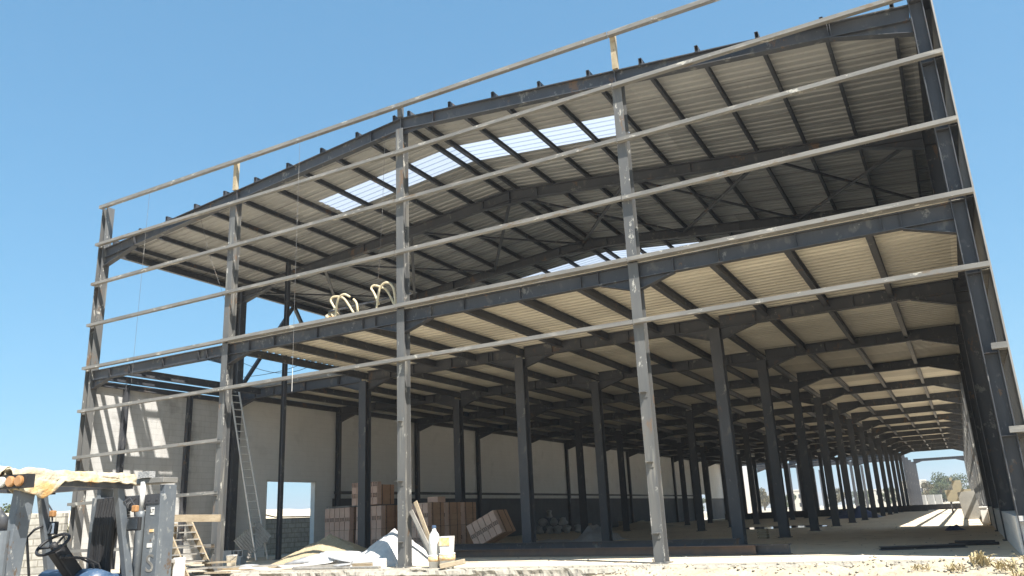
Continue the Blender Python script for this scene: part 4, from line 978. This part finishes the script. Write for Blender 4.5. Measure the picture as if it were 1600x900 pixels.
# ------------------------------------------------------------------ timber stairs and trestle in front of the left bay
ST = empty('timber_stair', (-5.9, -1.6, -.54), 0, 'rough timber stair of thin treads between the forklift and the second post', 'stair')
for y in (0, .75):
    m = MB(); m.bar((1.35, y, 0), (.0, y, 1.86), (0, 1, 0), .04, .16); m.build('stringer', WOOD, ST)
for i in range(10):
    z = .16 + .17 * i; x = 1.35 - 1.35 * z / 1.86
    m = MB(); m.bar((x - .62, -.05 + .375, z), (x + .1, -.05 + .375, z), (0, 0, 1), .03, .85); m.build('tread', GREYWOOD, ST)
for (x, y) in ((-.45, 0), (-.45, .75)):
    m = MB(); m.bar((x, y, 0), (x, y, 1.75), (1, 0, 0), .07, .07); m.build('leg', WOOD, ST)
board((-5.75, -1.7, 1.33), (-4.35, -1.2, 1.27), .17, .05, 'thick brown plank resting level across the top of the timber stair', WOOD, name='plank')
TR = empty('trestle_table', (-6.0, -2.3, -.54), .1, 'low grey trestle with a board top in front of the timber stair', 'trestle')
m = MB(); m.box(0, 1.15, 0, .5, .86, .93); m.build('top', GREYWOOD, TR)
for x in (.06, .55, 1.05):
    for y in (.05, .4): m = MB(); m.box(x, x + .07, y, y + .07, 0, .859); m.build('leg', WOOD, TR)
m = MB(); m.box(-4.95, -4.75, -1.98, -1.8, -.54, .42); tag(m.build('concrete_stub', PLASTER, bevel=.01), 'short grey concrete stub right of the low trestle', 'concrete stub')
for i in range(5):
    m = MB(); m.bar((-5.6 + .1*i, -1.1 + .06 * i, -.2 + .11 * i), (-4.4 + .05 * i, -.95 + .02 * i, -.22 + .12 * i), (0, 0, 1), .04, .14); tag(m.build('plank', GREYWOOD if i % 2 else PALEWOOD), ('lowest', 'second lowest', 'middle', 'second highest', 'topmost')[i] + ' plank of the small stack between stair and second post', 'plank', 'planks stacked by the second post')

# ------------------------------------------------------------------ trees and far things
def tree_mesh(seed, kind):
    rn = random.Random(seed); tr = MB(); cr = MB()
    H_ = 1.0
    tr.tube([(0, 0, -.05), (.01, .01, .22), (-.01, .02, .45), (0, 0, .7)], [.045, .03, .022, .01], 8)
    cl = []
    for i in range(13):
        a = rn.uniform(0, 6.28); rr = rn.uniform(.08, .36); z = rn.uniform(.3, .86) if kind else rn.uniform(.22, .8)
        rr *= 1.15 - abs(z - .5)
        c = Vector((math.cos(a) * rr, math.sin(a) * rr, z)); cl.append((c, rn.uniform(.1, .19)))
        tr.tube([(0, 0, max(.15, z - .3)), (c.x * .5, c.y * .5, z - .14), tuple(c)], [.018, .012, .005], 6)
    for c, rad in cl:
        for i in range(330):
            d = Vector((rn.gauss(0, 1), rn.gauss(0, 1), rn.gauss(0, .8))).normalized() * rad * rn.uniform(.35, 1.1) ** .6
            p = c + d; s = rn.uniform(.012, .03); a = Vector((rn.gauss(0, 1), rn.gauss(0, 1), rn.gauss(0, 1))).normalized(); b_ = a.orthogonal().normalized()
            q = a.cross(b_); cr.add([p + b_ * s, p + q * s * .6, p - b_ * s, p - q * s * .6], [(0, 1, 2, 3)])
    return tr, cr
protos = []
for k in range(4):
    tr, cr = tree_mesh(50 + k, k % 2)
    a = tr.build('trunk', BARK); b_ = cr.build('crown', LEAFB if k == 3 else LEAF)
    protos.append((a.data, b_.data)); bpy.data.objects.remove(a); bpy.data.objects.remove(b_)
tspots = [(8.0, 220, 8.6, 0, 'tallest dark tree seen through the far end of the right bay'), (3.6, 212, 5.4, 3, 'brownish round tree left of the tallest far tree'), (6.3, 208, 5.0, 1, 'low bushy tree in front of the tallest far tree'),
          (10.0, 214, 5.2, 3, 'brownish tree right of the tallest far tree'), (12.4, 210, 4.6, 2, 'low tree at the right edge of the far opening'), (1.2, 216, 3.6, 2, 'small tree at the left edge of the far opening')]
for i in range(22):
    x = -100 + i * 5.3 + (i * 37 % 5); y = 215 + (i * 53 % 30); h_ = 3.6 + (i * 29 % 40) / 13
    tspots.append((x, y, h_, i % 4, 'small dusty tree of the far row, number of trees to its left hidden by columns'))
far_lb = 'small dusty tree in the far row seen between the rear columns'
for i, (x, y, h_, k, lb) in enumerate(tspots):
    e = empty('tree', (x, y, -.56), i * 1.3, lb if i < 6 else far_lb, 'tree', 'trees beyond the far end' if i < 6 else 'far row of dusty trees')
    for nm, d in zip(('trunk', 'crown'), protos[k]):
        o = bpy.data.objects.new(nm, d); col.objects.link(o); o.parent = e; o.scale = (h_ * 1.15, h_ * 1.15, h_ * 1.12)
# bushes over the left block wall
for i, (x, y, lb) in enumerate(((-27.5, 2, 'dark shrub top showing above the left end of the pale block wall'), (-22, 4.5, 'dark shrub top above the middle of the pale block wall'), (-17.2, 4.2, 'dark shrub top above the right end of the pale block wall'))):
    e = empty('shrub', (x, y, -.56), i * 2.0, lb, 'shrub', 'shrubs behind the block wall')
    for nm, d in zip(('trunk', 'crown'), protos[i]):
        o = bpy.data.objects.new(nm, d); col.objects.link(o); o.parent = e; o.scale = (2.4, 2.4, 3.0)
# precast boundary panels beyond the far end
for i in range(5):
    m = MB(); x = 3.2 + i * .95; y = 112 + i * 5.5; m.box(x, x + .9, y, y + 5.2, -.56, 1.7); 
    tag(m.build('boundary_panel', PANELC), ('first', 'second', 'third', 'fourth', 'fifth')[i] + ' pale concrete boundary panel from the left beyond the far frame', 'boundary panel', 'boundary panels beyond the far frame')
m = MB(); m.box(-40, 60, 160, 160.4, -.56, .35); tag(m.build('boundary_wall', CREAM), 'low cream boundary wall across the field beyond the building', 'wall')
m = MB(); m.tube([(4.4, 150, -.56), (4.4, 150, 4.2)], .09, 8); m.box(4.0, 4.8, 149.9, 150.1, 4.1, 4.25); tag(m.build('lamp_post', ALU), 'slim pale post in front of the far trees', 'post')
for i, (x, y, w_, d, h_, lb) in enumerate(((-46, 300, 9, 8, 7, 'small cream house far beyond the rear columns, left one'), (-22, 320, 11, 8, 6, 'small cream house far beyond the rear columns, middle one'), (-8, 300, 8, 8, 8, 'small cream house far beyond the rear columns, right one'))):
    e = empty('house', (x, y, -.56), 0, lb, 'house', 'far houses')
    m = MB(); m.box(0, w_, 0, d, 0, h_); m.build('wall', CREAM, e)
    m = MB(); m.box(-.2, w_ + .2, -.2, d + .2, h_, h_ + .3); m.build('roof', LIMES, e)
    for q in range(3):
        for lv in range(2):
            m = MB(); m.box(1 + q * w_ / 3.3, 2.1 + q * w_ / 3.3, -.05, -.001, 1.2 + lv * 3, 2.6 + lv * 3); m.build('window', DARK, e)

# ------------------------------------------------------------------ thin haze over the plain
hz = bpy.data.materials.new('haze_air'); hz.use_nodes = True; hn = hz.node_tree.nodes; hn.clear()
ho = hn.new('ShaderNodeOutputMaterial'); pv = hn.new('ShaderNodeVolumePrincipled')
pv.inputs['Color'].default_value = (.93, .95, 1, 1); pv.inputs['Density'].default_value = HAZE; pv.inputs['Anisotropy'].default_value = .2
hz.node_tree.links.new(pv.outputs[0], ho.inputs['Volume'])
m = MB(); m.box(-3100, 3100, -3100, 3150, -2, 62); tag(m.build('haze', hz), kind='stuff')
